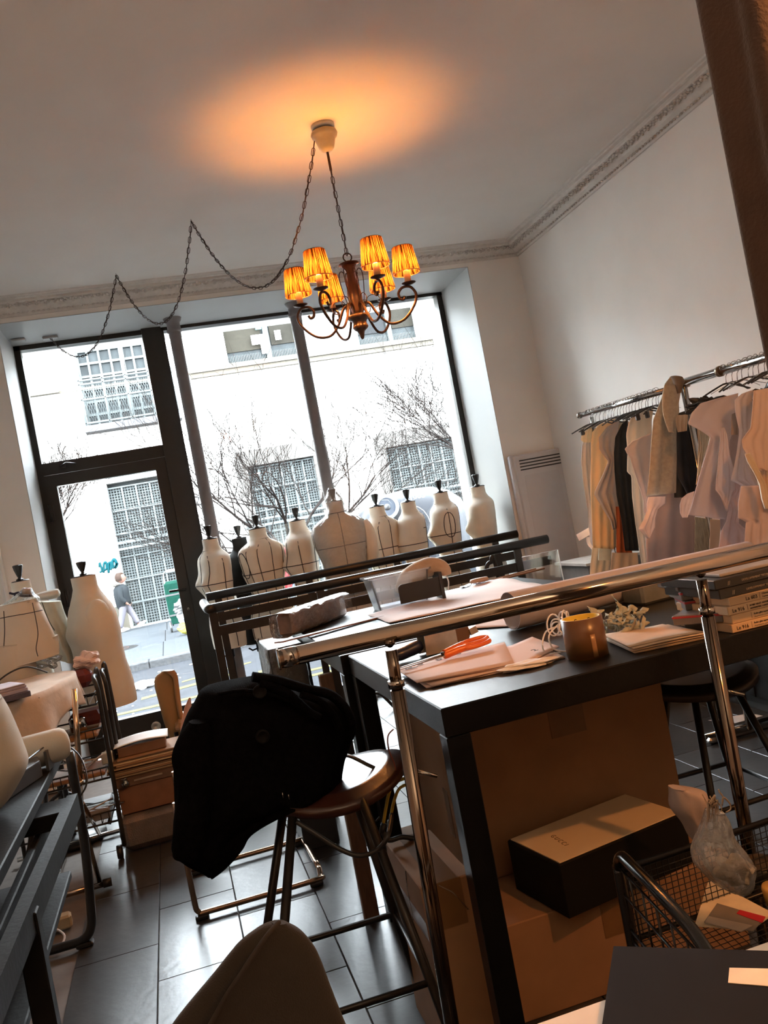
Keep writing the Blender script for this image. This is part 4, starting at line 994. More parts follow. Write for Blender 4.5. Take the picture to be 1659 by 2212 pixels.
h2 = MB().tube(smooth_path([S1-dv*.005+pv*.006+Vector((0,0,.006)),S1+dv*.03+pv*.010+Vector((0,0,.010)),S1+dv*.06+pv*.014+Vector((0,0,.012))],4), .009, 10)
h2.tube(loopP(S1+dv*.098+pv*.014+Vector((0,0,.010)), .042, .015, .2), .0062, 8, closed=True); h2.build('handle', ORG_, sc0, label='orange handle loop')
MB().lathe([(.006,0),(.006,.012),(.001,.013)], S1-dv*.012+Vector((0,0,-.001)), 12).build('pivot_screw', STEEL, sc0)
# packing tape roll standing on its side
c = Vector((.945,2.0,ZT+.0015))
tr_ = thing('packing_tape_roll', 'wide roll of brown packing tape standing on the nearer table', 'tape roll', tuple(c))
MB().lathe([(.047,0),(.051,.0005),(.051,.0965),(.047,.097)], c, 40, caps=False).build('tape', KRAFTD, tr_)
co = MB().lathe([(.047,0),(.047,.097),(.0435,.097),(.0435,0)], c, 40, caps=False).build('card_core', pm('yellow_core',(.70,.50,.05),.6,var=.05), tr_, label='yellow printed cardboard core')
for k in range(8):
    a = k*PI/4; nrm_ = Vector((-math.cos(a),-math.sin(a),0)); txt('core_print', 'S', c+Vector((.0430*math.cos(a),.0430*math.sin(a),.074)), .019, INK, co, axes(Vector((0,0,1)).cross(nrm_), (0,0,1)))
ang = math.radians(-100)
MB().grid(lambda u,v: c+Vector((.0513*math.cos(ang+.24*u),.0513*math.sin(ang+.24*u),.004+.055*v)), 6, 4).build('tape_end', pm('tape_end',(.36,.2,.09),.3), tr_, solid=.0004)
# cord skein
rn = random.Random(8)
sk = thing('cord_skein', 'small tangled skein of white cotton cord beside the tape roll', 'cord', (1.0,2.22,ZT))
for k in range(9):
    cc = Vector((.965+rn.uniform(-.03,.03),2.14+rn.uniform(-.02,.02),ZT+.062+rn.uniform(-.01,.02))); tl = rn.uniform(0,3); r0 = rn.uniform(.018,.032)
    MB().tube([cc+Vector((r0*math.cos(q)*math.cos(tl), r0*math.cos(q)*math.sin(tl), r0*math.sin(q)*.9)) for q in [2*PI*i/18 for i in range(18)]], .0022, 6, closed=True).build('strand', WHITEP, sk)
MB().tube(smooth_path([(.95,2.16,ZT+.06),(.91,2.15,ZT+.055),(.885,2.13,ZT+.02),(.90,2.11,ZT+.004),(1.0,2.10,ZT+.005),(1.08,2.14,ZT+.006),(1.13,2.12,ZT+.02)],5), .0022, 6).tube(smooth_path([(.94,2.13,ZT+.07),(.905,2.12,ZT+.05),(.90,2.10,ZT+.02),(.93,2.09,ZT+.005),(.96,2.10,ZT+.01)],5), .0022, 6).build('strand', WHITEP, sk)
# rag scraps (greenish white woven labels)
sg = thing('label_scraps', 'frayed bunch of greenish-white fabric scraps on the nearer table', 'fabric scraps', (1.13,2.18,ZT))
SCR = pm('greenish_gauze', (.46,.46,.36), .9, var=.15)
for k in range(46):
    c_ = Vector((1.135+rn.gauss(0,.030),2.15+rn.gauss(0,.025),ZT+.012+abs(rn.gauss(0,.030)))); d_ = Vector((rn.gauss(0,1),rn.gauss(0,1),rn.gauss(0,.7))).normalized(); w_ = d_.orthogonal().normalized(); L_ = rn.uniform(.022,.05); W__ = rn.uniform(.008,.018)
    nn_ = d_.cross(w_)
    def SP_(u, v): 
        p_ = c_+d_*(u-.5)*L_+w_*(v-.5)*W__+nn_*.006*math.sin(u*5+v*2); p_.z = max(p_.z, ZT+.002); return p_
    MB().grid(SP_, 5, 3).build('scrap', SCR, sg, solid=.0006)
# notebook of paper
pq = [(1.02,1.905),(1.205,1.875),(1.225,2.09),(1.06,2.115)]
for k in range(1):
    a, b, c_, d_ = [Vector((p[0],p[1],0)) for p in pq]; nb = thing('pattern_booklet', 'thick folded tissue booklet on the nearer table, right of the tape roll', 'booklet', (1.12,2.0,ZT))
    for j in range(7):
        s_ = .002*j
        MB().grid(lambda u,v: (a.lerp(b,u).lerp(d_.lerp(c_,u),v))+Vector((s_*math.sin(j*2),s_*math.cos(j*3),ZT+.002+j*.0024+.003*math.sin(u*3+v*2)*(j/6))), 8, 8).build('leaf', pm('tissue_paper',(.60,.46,.33),.8,var=.08), nb, solid=.0012)
# tin box
tn = thing('tin_box', 'grey metal tin with a lid at the back right of the nearer table', 'tin', (1.46,2.58,ZT))
MB().rbox((1.47,2.56,ZT+.035),(.155,.11,.070),.008,.1).build('tin_body', pm('grey_tin',(.25,.24,.20),.35,metal=.6,var=.15), tn)
MB().rbox((1.47,2.56,ZT+.081),(.163,.118,.020),.006,.1).build('lid', pm('grey_tin',(.25,.24,.20),.35,metal=.6), tn)
# small red-white boxes
REDP = pm('red_print', (.42,.035,.045), .4); GREYP = pm('grey_print', (.16,.145,.14), .4)
def small_box(name, label, cat, c, d, rz, stripe=None, group=None, mt=GREYP):
    t = thing(name, label, cat, tuple(c), group); MB().rbox((c[0],c[1],c[2]+d[2]/2), d, .002, rz).build('carton', mt, t)
    if stripe:
        MB().rbox((c[0],c[1],c[2]+d[2]*.80), (d[0]+.001,d[1]+.001,d[2]*.26), .001, rz).build('coloured_band', stripe, t)
    return t
z = ZT+.0005
lbs = ['bottom','second from the bottom','second from the top','top']
for k, (x, y, rz, L, W) in enumerate([(1.285,2.00,-.95,.125,.10),(1.245,1.985,-.90,.125,.10),(1.30,2.06,-.35,.12,.12),(1.295,2.07,-.30,.12,.12)]):
    small_box('pin_box', lbs[k]+' of the four red-striped small grey boxes by the booklet', 'box', (x+.02, y-.01, z), (L, W, .024), rz, REDP, 'red-striped small boxes'); z += .0245
z += .0005
for k in range(2):
    small_box('flat_case', ('lower' if k == 0 else 'upper')+' of two flat grey cases lying on the red-striped boxes', 'box', (1.33,2.09,z), (.15,.15,.017), -.2, None, 'flat grey cases', pm('case_grey',(.10,.095,.09),.35)); z += .0175
MB_ = None
# pattern cartons at the right with printed titles
CRT = pm('cream_carton', (.60,.42,.25), .6, var=.04); BLKC = pm('black_carton', (.018,.018,.018), .35)
fy, xl = 1.862, 1.262; z = ZT+.0005; rot = 0.0
INKT = pm('brown_black_print', (.035,.025,.02), .6); GOLDT = pm('pale_print2', (.35,.31,.25), .6)
Mx = axes((1,0,0),(0,0,1))
cart = [('Le 916','Robe gilet asymétrique','Asymmetric cardigan dress'),('','Robe gilet asymétrique','Asymmetric cardigan dress'),('Le 916','ROBE GILET ASYMETRIQUE','ASYMMETRIC CARDIGAN DRESS'),('La 603','Chemise femme personnalisée','Customised blouse')]
pos = ['lowest','second','third','topmost']
for k, (t1, t2, t3) in enumerate(cart):
    dx_ = [0,.004,-.003,.006][k]; h_ = .0215
    t = thing('pattern_carton', pos[k]+' of the four cream pattern cartons stacked on the table'+(', printed La 603' if k == 3 else ''), 'carton', (xl,fy,z), 'cream pattern cartons')
    MB().rbox((xl+.16+dx_, fy+.11, z+h_/2), (.32,.22,h_-.0006), .0015).build('carton', CRT, t)
    if t1: txt('title_print', t1, (xl+dx_+(.012 if k != 3 else .045), fy-.0006, z+.006), .0125, INKT, t, Mx)
    txt('small_print', t2, (xl+dx_+(.062 if k != 3 else .092), fy-.0006, z+.0115), .0062, INKT, t, Mx)
    txt('small_print', t3, (xl+dx_+(.062 if k != 3 else .092), fy-.0006, z+.0045), .0055, GOLDT if k < 2 else INKT, t, Mx)
    MB().bb(xl+dx_+(.055 if k != 3 else .085), xl+dx_+(.0556 if k != 3 else .0856), fy-.0004, fy+.001, z+.004, z+.018).build('divider_line', INKT, t)
    if k == 1: txt('logo_print', '//', (xl+.150,fy-.0006,z+.004), .016, INKT, t, Mx)
    z += h_
for k in range(2):
    h_ = .024; dx_ = [-.012,-.02][k]
    t = thing('pattern_case', ('lower' if k == 0 else 'upper')+' of the two black printed cases on top of the cream cartons', 'case', (xl,fy,z), 'black printed cases')
    MB().rbox((xl+.16+dx_, fy+.12, z+h_/2), (.33,.24,h_-.0006), .002).build('case', BLKC, t)
    txt('title_print', 'DEVELOPPEMENT TECHNIQUE VETEMENT', (xl+dx_+.07, fy-.0006, z+.009), .0068, GOLDT, t, Mx)
    txt('logo_print', '//', (xl+dx_+.03,fy-.0006,z+.006), .014, GOLDT, t, Mx)
    z += h_
tag(MB().rbox((xl+.16,fy+.13,z+.004),(.30,.21,.008),.002).build('folder', pm('grey_folder',(.3,.28,.26),.6)), 'thin grey folder on top of the black printed cases', 'folder')
# ------------------------------------------------------------------ chrome garment rail in the foreground
POSTM = pm('smoky_chrome', (.16,.125,.10), .12, metal=1, var=.03)
cr = thing('garment_rail', 'shiny chrome garment rail crossing the foreground on two posts', 'clothes rail', (.40,1.75,0))
ra, rb = atY(603,1424,1.765), atY(1659,1189,1.715); dv = (rb-ra)
rb = ra+dv*1.25
MB().tube([ra, rb], .0190, 20).build('top_tube', pm('chrome_warm',(.46,.38,.31),.10,metal=1,var=.02,scale=2), cr)
MB().tube([ra-dv.normalized()*.003, ra+dv.normalized()*.001], .0215, 20).tube([ra+dv.normalized()*.008, ra+dv.normalized()*.036],.0198,20).build('end_cap', CHROME, cr)
for (pa, pb) in (((843,1395),(975,2210)),((1514,1245),(1612,1800))):
    Y = 1.74; a = atY(pa[0], pa[1], Y); b = atY(pb[0], pb[1], Y); d_ = (b-a).normalized(); foot = a+d_*((a.z-.03)/-d_.z)
    mid = a+d_*.090
    MB().lathe([(.0,.004),(.004,.003),(.011,-.003),(.0123,-.013)], a, 16, axes(d_.orthogonal(), d_.cross(d_.orthogonal()))).tube([a+d_*.008, mid+d_*.02], .0123, 16).build('inner_post', POSTM, cr)
    MB().tube([mid, foot], .0152, 16).build('outer_post', POSTM, cr)
    MB().lathe([(.0172,0),(.0172,.014)], mid-d_*.006, 16).build('collar', CHROME, cr)
    MB().tube([mid+Vector((.006,0,-.17)), mid+Vector((.046,-.01,-.188))], .004, 8).build('clamp_screw', CHROME, cr)
    MB().tube([foot+Vector((0,-.35,0)), foot+Vector((0,.03,0))], .0125, 12).build('foot_bar', CHROME, cr)
# ------------------------------------------------------------------ soft-body loft helpers
def blob(mb, rows, Yc, dep, nu=40, nv=40, fold=.0, fc=5, sq=2.0, seed=0):
    """closed loft: rows of (xl, yl, xr, yr) silhouette points in the photo frame set at distance Yc; elliptical depth dep"""
    L = [(atY(r[0], r[1], Yc), atY(r[2], r[3], Yc)) for r in rows]; n = len(L)
    def at(lst, t):
        f = t*(n-1); i = min(int(f), n-2); k = f-i
        p0, p1, p2, p3 = lst[max(i-1,0)], lst[i], lst[i+1], lst[min(i+2,n-1)]
        return .5*((2*p1)+(p2-p0)*k+(2*p0-5*p1+4*p2-p3)*k*k+(3*p1-p0-3*p2+p3)*k**3)
    A = [a for a, b in L]; B = [b for a, b in L]
    wmax = max((b-a).length for a, b in L)
    def P(u, v):
        a, b = at(A, v), at(B, v); c = (a+b)/2; h = (b-a)/2; an = u*2*PI
        cs, sn = math.cos(an), math.sin(an); e = 2/sq
        X = math.copysign(abs(cs)**e, cs); Z = math.copysign(abs(sn)**e, sn)
        dd = dep*min(1, (2*h.length/wmax)**.5) 
        k = 1+fold*(math.sin(an*fc+v*5+seed)+.5*math.sin(an*fc*2.3-v*9+seed*2))*(0.4+v)
        kx = 1+.25*fold*math.sin(an*fc+v*4+seed)
        return c+h*X*kx+Vector((0, -1, 0))*Z*dd*k
    mb.grid(P, nu, nv, cu=True)
    b0 = len(mb.v)-nu*nv
    mb.f.append(tuple(b0+i for i in range(nu))); mb.sm.append(False); mb.f.append(tuple(b0+(nv-1)*nu+i for i in range(nu-1, -1, -1))); mb.sm.append(False)
    return mb
# ------------------------------------------------------------------ bar stool with coat
LEATH = pm('brown_leather', (.045,.016,.010), .28, var=.3, scale=8, bump=.1, spec=.6)
def stool(name, label, x, y, zs, rs, feet, mt, saddle=.03, zr=.28):
    t = thing(name, label, 'stool', (x, y, 0), 'bar stools')
    def SPf(u, v):
        an = u*2*PI; 
        if v < .5: r = rs*min(1, v*2+.001)**.7; z = zs+.0
        else: r = rs*(1-(v-.5)*2*.98)**.7 if v < 1 else .001; z = zs-.045
        z += saddle*((r*math.cos(an))/rs)**2*1.2-saddle*.4
        if .45 < v < .6: r *= 1.01; 
        return Vector((x+r*math.cos(an)*1.05, y+r*math.sin(an)*.95, z-(.02 if .4 < v < .5 else 0)))
    MB().grid(SPf, 36, 20, cu=True).build('seat', mt, t)
    tops = [Vector((x+(f[0]-x)*.35, y+(f[1]-y)*.35, zs-.035)) for f in feet]; F = [Vector((f[0], f[1], .0)) for f in feet]
    for a, b in zip(tops, F): MB().tube([a, b], .0115, 10).build('leg', STEEL, t)
    k = (zs-.035-zr)/(zs-.035); R4 = [a.lerp(b, k) for a, b in zip(tops, F)]
    MB().tube(R4, .009, 8, closed=True).build('footrest', STEEL, t)
    return t
zf = .28; FRc = [atZ(603,2222,zf), atZ(925,2117,zf), atZ(850,1975,zf)]; FRc.append(FRc[0]+FRc[2]-FRc[1])
def foot_of(c):
    k_ = (.665-zf)/.665; tx_, ty_ = .30+(c.x-.30)*.42, 2.30+(c.y-2.30)*.42
    return (tx_+(c.x-tx_)/k_, ty_+(c.y-ty_)/k_)
stool('bar_stool', 'bar stool with a glossy brown leather seat, under the black coat', .30, 2.30, .70, .20, [foot_of(c) for c in FRc], LEATH, .035)
stool('bar_stool', 'dark bar stool pushed under the right part of the nearer work table', 1.52, 2.50, .66, .20, [(1.365,2.27),(1.76,2.28),(1.77,2.74),(1.415,2.75)], pm('black_seat',(.02,.016,.014),.4), .02)
coat = thing('black_coat', 'black wool coat with large buttons thrown over the leather bar stool', 'coat', (.2,2.3,.72))
rows = [(552,1461,566,1463),(478,1476,640,1484),(440,1490,700,1498),(425,1515,738,1515),(408,1545,757,1540),(396,1578,763,1575),(386,1610,752,1605),(380,1645,740,1640),(379,1680,736,1665),(380,1715,730,1690),(380,1745,690,1715),(376,1775,610,1750),(374,1805,552,1785),(372,1835,532,1815),(395,1858,512,1840),(430,1876,492,1862),(448,1890,466,1888)]
b = blob(MB(), rows, 2.26, .135, 72, 70, .10, 6, 2.3)
b.build('coat_body', COATB, coat)
sl = blob(MB(), [(408,1560,450,1556),(385,1595,462,1592),(372,1640,470,1650),(384,1700,462,1710),(376,1770,455,1780),(372,1820,440,1835),(372,1848,425,1856)], 2.17, .05, 30, 40, .12, 4, 2)
sl.build('sleeve', COATB, coat)
cl = MB()
for k, rr_ in enumerate([[(545,1462),(600,1470),(660,1488),(712,1500),(745,1530),(760,1565)], [(560,1475),(610,1492),(640,1515),(668,1540),(690,1552)]]):
    cl.tube(smooth_path([atY(x, y, 2.14-.01*k) for x, y in rr_],5), .022, 10, flat=.55)
cl.build('collar', COATB, coat)
cl = MB().tube(smooth_path([atY(x, y, 2.115) for x, y in [(650,1500),(690,1515),(720,1545),(735,1580)]],5), .018, 8, flat=.5).tube(smooth_path([atY(x, y, 2.125) for x, y in [(470,1500),(520,1492),(580,1498),(640,1520)]],5), .010, 8, flat=.5)
cl.build('lapel_fold', COATB, coat)
for (x, y) in ((561,1494),(567,1591)):
    c = atY(x, y, 2.118); MB().lathe([(.0,.004),(.010,.004),(.012,.007),(.0155,.007),(.0165,.003),(.0165,0)], c, 22, Matrix.Rotation(PI/2-.1,3,'X')).build('button', pm('black_button',(.006,.0055,.0055),.6,spec=.1), coat)
MB().extr([atY(596,1700,2.12),atY(628,1715,2.12),atY(634,1745,2.12),atY(604,1735,2.12)], (0,-.004,0)).build('belt_tab', COATB, coat)
MB().tube([atY(610,1712,2.112),atY(612,1724,2.112)], .0015, 5).tube([atY(623,1716,2.112),atY(625,1727,2.112)], .0015, 5).build('buckle', CHROME, coat)
# black strap on the seat and hanging down beneath
bg_ = thing('bag_strap', 'black bag strap looping over the leather stool seat and hanging below it', 'strap', (.40,2.25,.72))
pth = smooth_path([atY(735,1628,2.30),atY(760,1635,2.27),atY(790,1650,2.25),atY(822,1668,2.24),atY(836,1700,2.24)],5)
MB().tube(pth, .008, 8, flat=.4).build('strap', PLAST, bg_)
MB().tube(smooth_path([atY(640,1775,2.12),atY(680,1800,2.10),atY(730,1832,2.08),atY(775,1848,2.06),atY(815,1836,2.04),atY(838,1805,2.03),atY(846,1760,2.1)],5), .006, 8).build('cable', PLAST, bg_)
MB().tube([atY(732,1626,2.29),atY(738,1630,2.29)], .004, 6).build('ring', CHROME, bg_)
# ------------------------------------------------------------------ grey chair in front of the camera
GFAB = pm('charcoal_fabric',(0.0122,0.0101,0.0086), .95, var=.1, scale=40, bump=.25, bscale=500, sheen=.1)
gc = thing('upholstered_chair', 'dark grey upholstered chair back with a piped seam, close at the bottom', 'chair', (.05,1.15,0))
rows = [(588,1992,618,1992),(560,2004,650,2010),(520,2034,678,2042),(492,2066,694,2075),(462,2104,709,2115),(430,2142,724,2155),(400,2178,738,2190),(374,2212,752,2225),(340,2262,768,2280),(300,2330,790,2350),(270,2440,810,2450)]
blob(MB(), rows, 1.22, .035, 60, 50, 0, 5, 2.6).build('backrest', GFAB, gc)
MB().tube(smooth_path([atY(x, y, Y) for x, y, Y in [(603,1991,1.20),(578,2020,1.183),(548,2062,1.18),(520,2105,1.18),(490,2150,1.182),(462,2200,1.185),(430,2260,1.188),(395,2340,1.19)]],5), .0035, 6).build('piped_seam', pm('dark_piping',(.02,.016,.014),.9), gc)
MB().rbox((.07,1.02,.44),(.44,.40,.09),.03).build('seat', GFAB, gc)
for (x, y) in ((-.1,.86),(.24,.86),(-.1,1.18),(.24,1.18)): MB().tube([(x,y,.40),(x*1.1,y,0)], .014, 8).build('leg', STEEL, gc)
# ------------------------------------------------------------------ cantilever chair behind (sled base) 
sc_ = thing('cantilever_chair', 'chair with a copper-toned tubular sled base, mostly hidden behind the coat', 'chair', (.1,3.57,0))
xl_, xr_, yn, yf, zz = -.125, .335, 3.345, 3.81, .022
fr = MB().tube(smooth_path([(xl_-.01,yn,.44),(xl_-.008,yn,.10),(xl_,yn,.03),(xl_+.04,yn,zz),(xr_-.03,yn,zz),(xr_,yn+.02,zz),(xr_+.005,yn+.06,zz+.02)],4), .0105, 10)
fr.tube(smooth_path([(xl_-.01,yf,.44),(xl_-.012,yf,.08),(xl_-.01,yf,.03),(xl_+.02,yf,zz),(xr_-.03,yf,zz),(xr_,yf-.02,zz),(xr_+.005,yn+.06,zz+.02)],4), .0105, 10)
fr.build('sled_frame', BRONZE, sc_)
for (a, b) in ((xl_+.01,yn),(xr_-.02,yn),(xl_+.01,yf),(xr_-.03,yf)): MB().rbox((a,b,.008),(.05,.025,.016),.004).build('foot_pad', PLAST, sc_)
MB().rbox((.13,3.58,.455),(.38,.40,.04),.015).build('seat', PLAST, sc_)
# ------------------------------------------------------------------ boxes under and beside the tables
def carton(name, label, x0, x1, y0, y1, z0, z1, mt=CARD, tape=True, group='cardboard boxes under the table'):
    t = thing(name, label, 'box', ((x0+x1)/2, (y0+y1)/2, z0), group)
    MB().rbox(((x0+x1)/2,(y0+y1)/2,(z0+z1)/2), (x1-x0,y1-y0,z1-z0), .003).build('carton', mt, t)
    if tape:
        cx_ = (x0+x1)/2
        MB().bb(cx_-.028,cx_+.028,y0-.0008,y1+.0008,z1-.0002,z1+.0008).bb(cx_-.035,cx_+.035,y0-.0012,y0-.0002,z1-.11,z1).build('packing_tape', KRAFTD, t)
        MB().bb(x0-.0012,x0-.0002,y0+.002,y1-.002,z1-.13,z1-.085).build('packing_tape', KRAFTD, t)
    return t
tb_ = carton('cardboard_box', 'large cardboard box standing upright under the nearer table, behind the shoe box', .66, 1.352, 2.40, 2.96, .255, .825, tape=False)
a_, b_ = atY(1190,1580,2.4).x, atY(1268,1580,2.4).x
MB().bb(a_,b_,2.3988,2.3998,.60,.82).bb(a_,b_,2.40,2.95,.8252,.826).build('packing_tape', KRAFTD, tb_)
MB().bb(.6588,.6598,2.42,2.94,.70,.76).bb(.6588,.6598,2.50,2.545,.36,.50).build('packing_tape', KRAFTD, tb_)
lowb = carton('cardboard_box', 'low wide cardboard box on the floor that carries the shoe box', .565, 1.325, atZ(1105,1998,.252).y, 3.0, 0, .252)
cm_ = carton('cardboard_box', 'narrow cardboard box with torn tape just left of the black table leg', .425, .555, 2.02, 2.36, 0, .46)
MB().tube([(.424,2.15,.455),(.4235,2.17,.40),(.424,2.16,.34),(.4235,2.18,.31)], .0012, 4).tube([(.47,2.018,.455),(.50,2.018,.43),(.53,2.018,.38)], .0012, 4).build('torn_tape_edge', FILM, cm_)
gb = thing('shoe_box', 'black shoe box with a beige lid printed GUCCI on the low cardboard box', 'box', (.98,2.22,.254))
u1 = Vector((1.174-.773,2.378-2.302,0)); u2 = Vector((.782-.773,2.073-2.302,0)); A_ = Vector((.773,2.302,0)); ux = u1.normalized(); uy = u2.normalized()
gz = math.atan2(u1.y, u1.x); gcx = A_+u1/2+u2/2
MB().rbox((gcx.x,gcx.y,.254+.070),(u1.length+.012,u2.length+.012,.138),.003,gz).build('box_body', pm('black_box_card',(.006,.0052,.0045),.7,spec=.12), gb)
MB().box((gcx.x,gcx.y,.3945),(u1.length-.004,u2.length-.004,.003),gz).build('lid_panel', pm('beige_lid',(.62,.46,.28),.55,var=.02), gb, label='beige top panel with small dark lettering')
mg = axes(Vector((ux.x,ux.y,0))*.62-Vector((uy.x,uy.y,0))*-.45, Vector((-uy.x,-uy.y,0)))
pg = A_+u1*.14+u2*.66
pg = atZ(1188,1806,.3965); txt('brand_print', 'G U C C I', (pg.x, pg.y, .3963), .020, pm('dull_gold_print',(.12,.08,.04),.5), gb, axes(uy, ux), label='small dark letters GUCCI')
# floor under table: yellow hoses and cables near the stool
hs = thing('yellow_hose', 'two yellow rubber hoses with black clamps beside the chrome post', 'hose', (.47,2.35,.6))
Yh = 2.32
for pts in ([(878,1680),(850,1692),(840,1715),(833,1750),(828,1780)], [(880,1694),(862,1704),(850,1735),(843,1775)]):
    MB().tube(smooth_path([atY(x,y,Yh) for x,y in pts],5), .0045, 8).build('hose', pm('yellow_rubber',(.42,.30,.03),.5), hs)
MB().tube([atY(829,1778,Yh),atY(824,1800,Yh)], .008, 8).tube([atY(843,1772,Yh),atY(840,1795,Yh)], .008, 8).tube(smooth_path([atY(825,1795,Yh),atY(840,1815,Yh),atY(870,1808,Yh),atY(905,1815,Yh)],4), .007, 8).tube([atY(820,1765,Yh),atY(812,1775,Yh)], .003, 6).build('clamp', PLAST, hs)
MB().tube(smooth_path([atY(x,y,2.2) for x,y in [(850,1575),(838,1590),(840,1620),(852,1650),(860,1690)]],4), .002, 5).build('wire', pm('red_wire',(.2,.05,.03),.5), hs)
# brown wood planks behind the second table leg
wd = pm('brown_plank', (.16,.085,.05), .6, var=.2, stretch=(6,6,1))
for k, (xa, xb, ya, yb, Yp) in enumerate([(702,722,1455,1560,3.25),(752,790,1725,1900,2.95)]):
    a, b_ = atY(xa, ya, Yp), atY(xb, yb, Yp); c_ = atY((xa+xb)/2, (ya+yb)/2, Yp)
    zt_ = atY(xa,ya,Yp).z; 
    tag(MB().rbox((c_.x, Yp, zt_/2),(.052,.03,zt_),.003).build('wooden_post', wd), ('tall brown wooden board' if k == 0 else 'short brown wooden board')+(' standing left of the farther table' if k == 0 else ' standing under the table, right of the leather stool'), 'wooden board')
# black cabinet box wrapped in film at the back-left of the farther table
bx = thing('black_box', 'black box wrapped in clear film standing left of the farther table', 'box', (.40,3.9,0))
a = atY(598,1400,3.75)
MB().rbox((.405,3.92,.43),(.15,.40,.86),.004).build('carton', PLAST, bx)
MB().grid(lambda u,v: Vector((.405+.085*math.copysign(abs(math.cos(u*2*PI))**.3,math.cos(u*2*PI))*(1+.04*math.sin(v*30+u*20)), 3.92+.21*math.copysign(abs(math.sin(u*2*PI))**.3,math.sin(u*2*PI)), .45+.42*v)), 40, 16, cu=True).build('film', FILM, bx)
# ------------------------------------------------------------------ left side: small desk, ironing board, cart, forms
DESKM = pm('black_desk_board', (.009,.0085,.008), .55, var=.2, bump=.1, spec=.14)
dk = thing('black_desk', 'black desk at the lower left with open shelves under its top', 'desk', (-.7,2.2,0))
MB().rbox((-.72,2.20,.733),(.52,2.0,.032),.003).build('desk_top', DESKM, dk)
MB().add([(-.430,1.2,.64),(-.400,1.2,.64),(-.375,2.75,.64),(-.405,2.75,.64),(-.430,1.2,.70),(-.400,1.2,.70),(-.375,2.75,.70),(-.405,2.75,.70)],[(3,2,1,0),(4,5,6,7),(0,1,5,4),(1,2,6,5),(2,3,7,6),(3,0,4,7)]).build('front_beam', DESKM, dk)
MB().rbox((-.455,2.66,.677),(.135,.15,.045),.003).build('end_block', DESKM, dk)
MB().rbox((-.66,2.05,.46),(.44,1.5,.022),.003).build('shelf', DESKM, dk)
MB().rbox((-.475,2.1,.60),(.02,1.3,.10),.003).build('inner_beam', DESKM, dk)
for (x, y) in ((-.405,1.95),(-.92,1.3),(-.92,3.1)): MB().rbox((x,y,.34 if x > -.5 else .358),(.045,.045,.68 if x > -.5 else .716),.003).build('leg', DESKM, dk)
sk_ = thing('sled_trestle', 'black tubular sled leg standing on the floor at the end of the desk', 'table leg', (-.52,3.41,0))
MB().tube(smooth_path([(-.465,3.40,.70),(-.470,3.40,.40),(-.492,3.41,.14),(-.505,3.41,.06),(-.54,3.41,.025),(-.62,3.41,.02),(-1.0,3.41,.02)],5), .0165, 12).build('tube', PLAST, sk_)
for x_ in (-.535,-.95): MB().rbox((x_,3.41,.008),(.06,.04,.016),.004).build('foot_pad', PLAST, sk_)
# black angular unit on the desk and its cables
un = thing('black_unit', 'flat black angular case lying on the desk under the cream form', 'case', (-.6,2.7,.75))
MB().extr([Vector((-.80,2.30,.7505)),Vector((-.62,2.42,.7505)),Vector((-.475,2.85,.7505)),Vector((-.50,2.95,.7505)),Vector((-.80,2.9,.7505))], (0,0,.05)).build('case', pm('dark_case',(.045,.04,.038),.5), un, bevel=.003)
MB().extr([Vector((-.445,3.18,.752)),Vector((-.47,2.90,.752)),Vector((-.462,2.90,.752)),Vector((-.437,3.18,.752))], (0,0,.06)).build('side_plate', pm('dark_case2',(.06,.055,.052),.5), un)
tag(MB().tube(smooth_path([(-.60,2.52,.83),(-.56,2.58,.81),(-.50,2.80,.82),(-.45,3.0,.815),(-.385,2.98,.77),(-.36,2.9,.70),(-.385,2.86,.66)],6), .0028, 6).tube(smooth_path([(-.60,2.50,.81),(-.55,2.55,.808),(-.52,2.62,.808),(-.55,2.64,.808),(-.58,2.56,.808)],5), .003, 6).build('cable', PLAST), 'thin black cable looping over the edge of the desk', 'cable')
tag(blob(MB(), [(-160,1480,2,1508),(-170,1510,18,1535),(-180,1550,36,1575),(-185,1590,50,1610),(-185,1630,60,1648),(-180,1680,42,1690),(-170,1725,10,1738),(-160,1745,-20,1755)], 2.52, .13, 40, 30, 0, 4, 2.2).build('stuffed_form', LINEN2), 'large rounded cream padded form at the left edge, standing on the desk', 'padded form')
c1, c2 = Vector((-.405,3.0,.808)), Vector((-.60,2.94,.808))
d_ = (c2-c1).normalized()
tag(MB().lathe([(.0005,0),(.025,.001),(.042,.008),(.050,.022),(.052,.04),(.054,.20),(.050,.22),(.0005,.225)], c1, 28, axes(d_.orthogonal(), d_.cross(d_.orthogonal()))).build('padded_arm', LINEN2), 'cream cylindrical padded arm lying on the desk beside the big form', 'padded form')
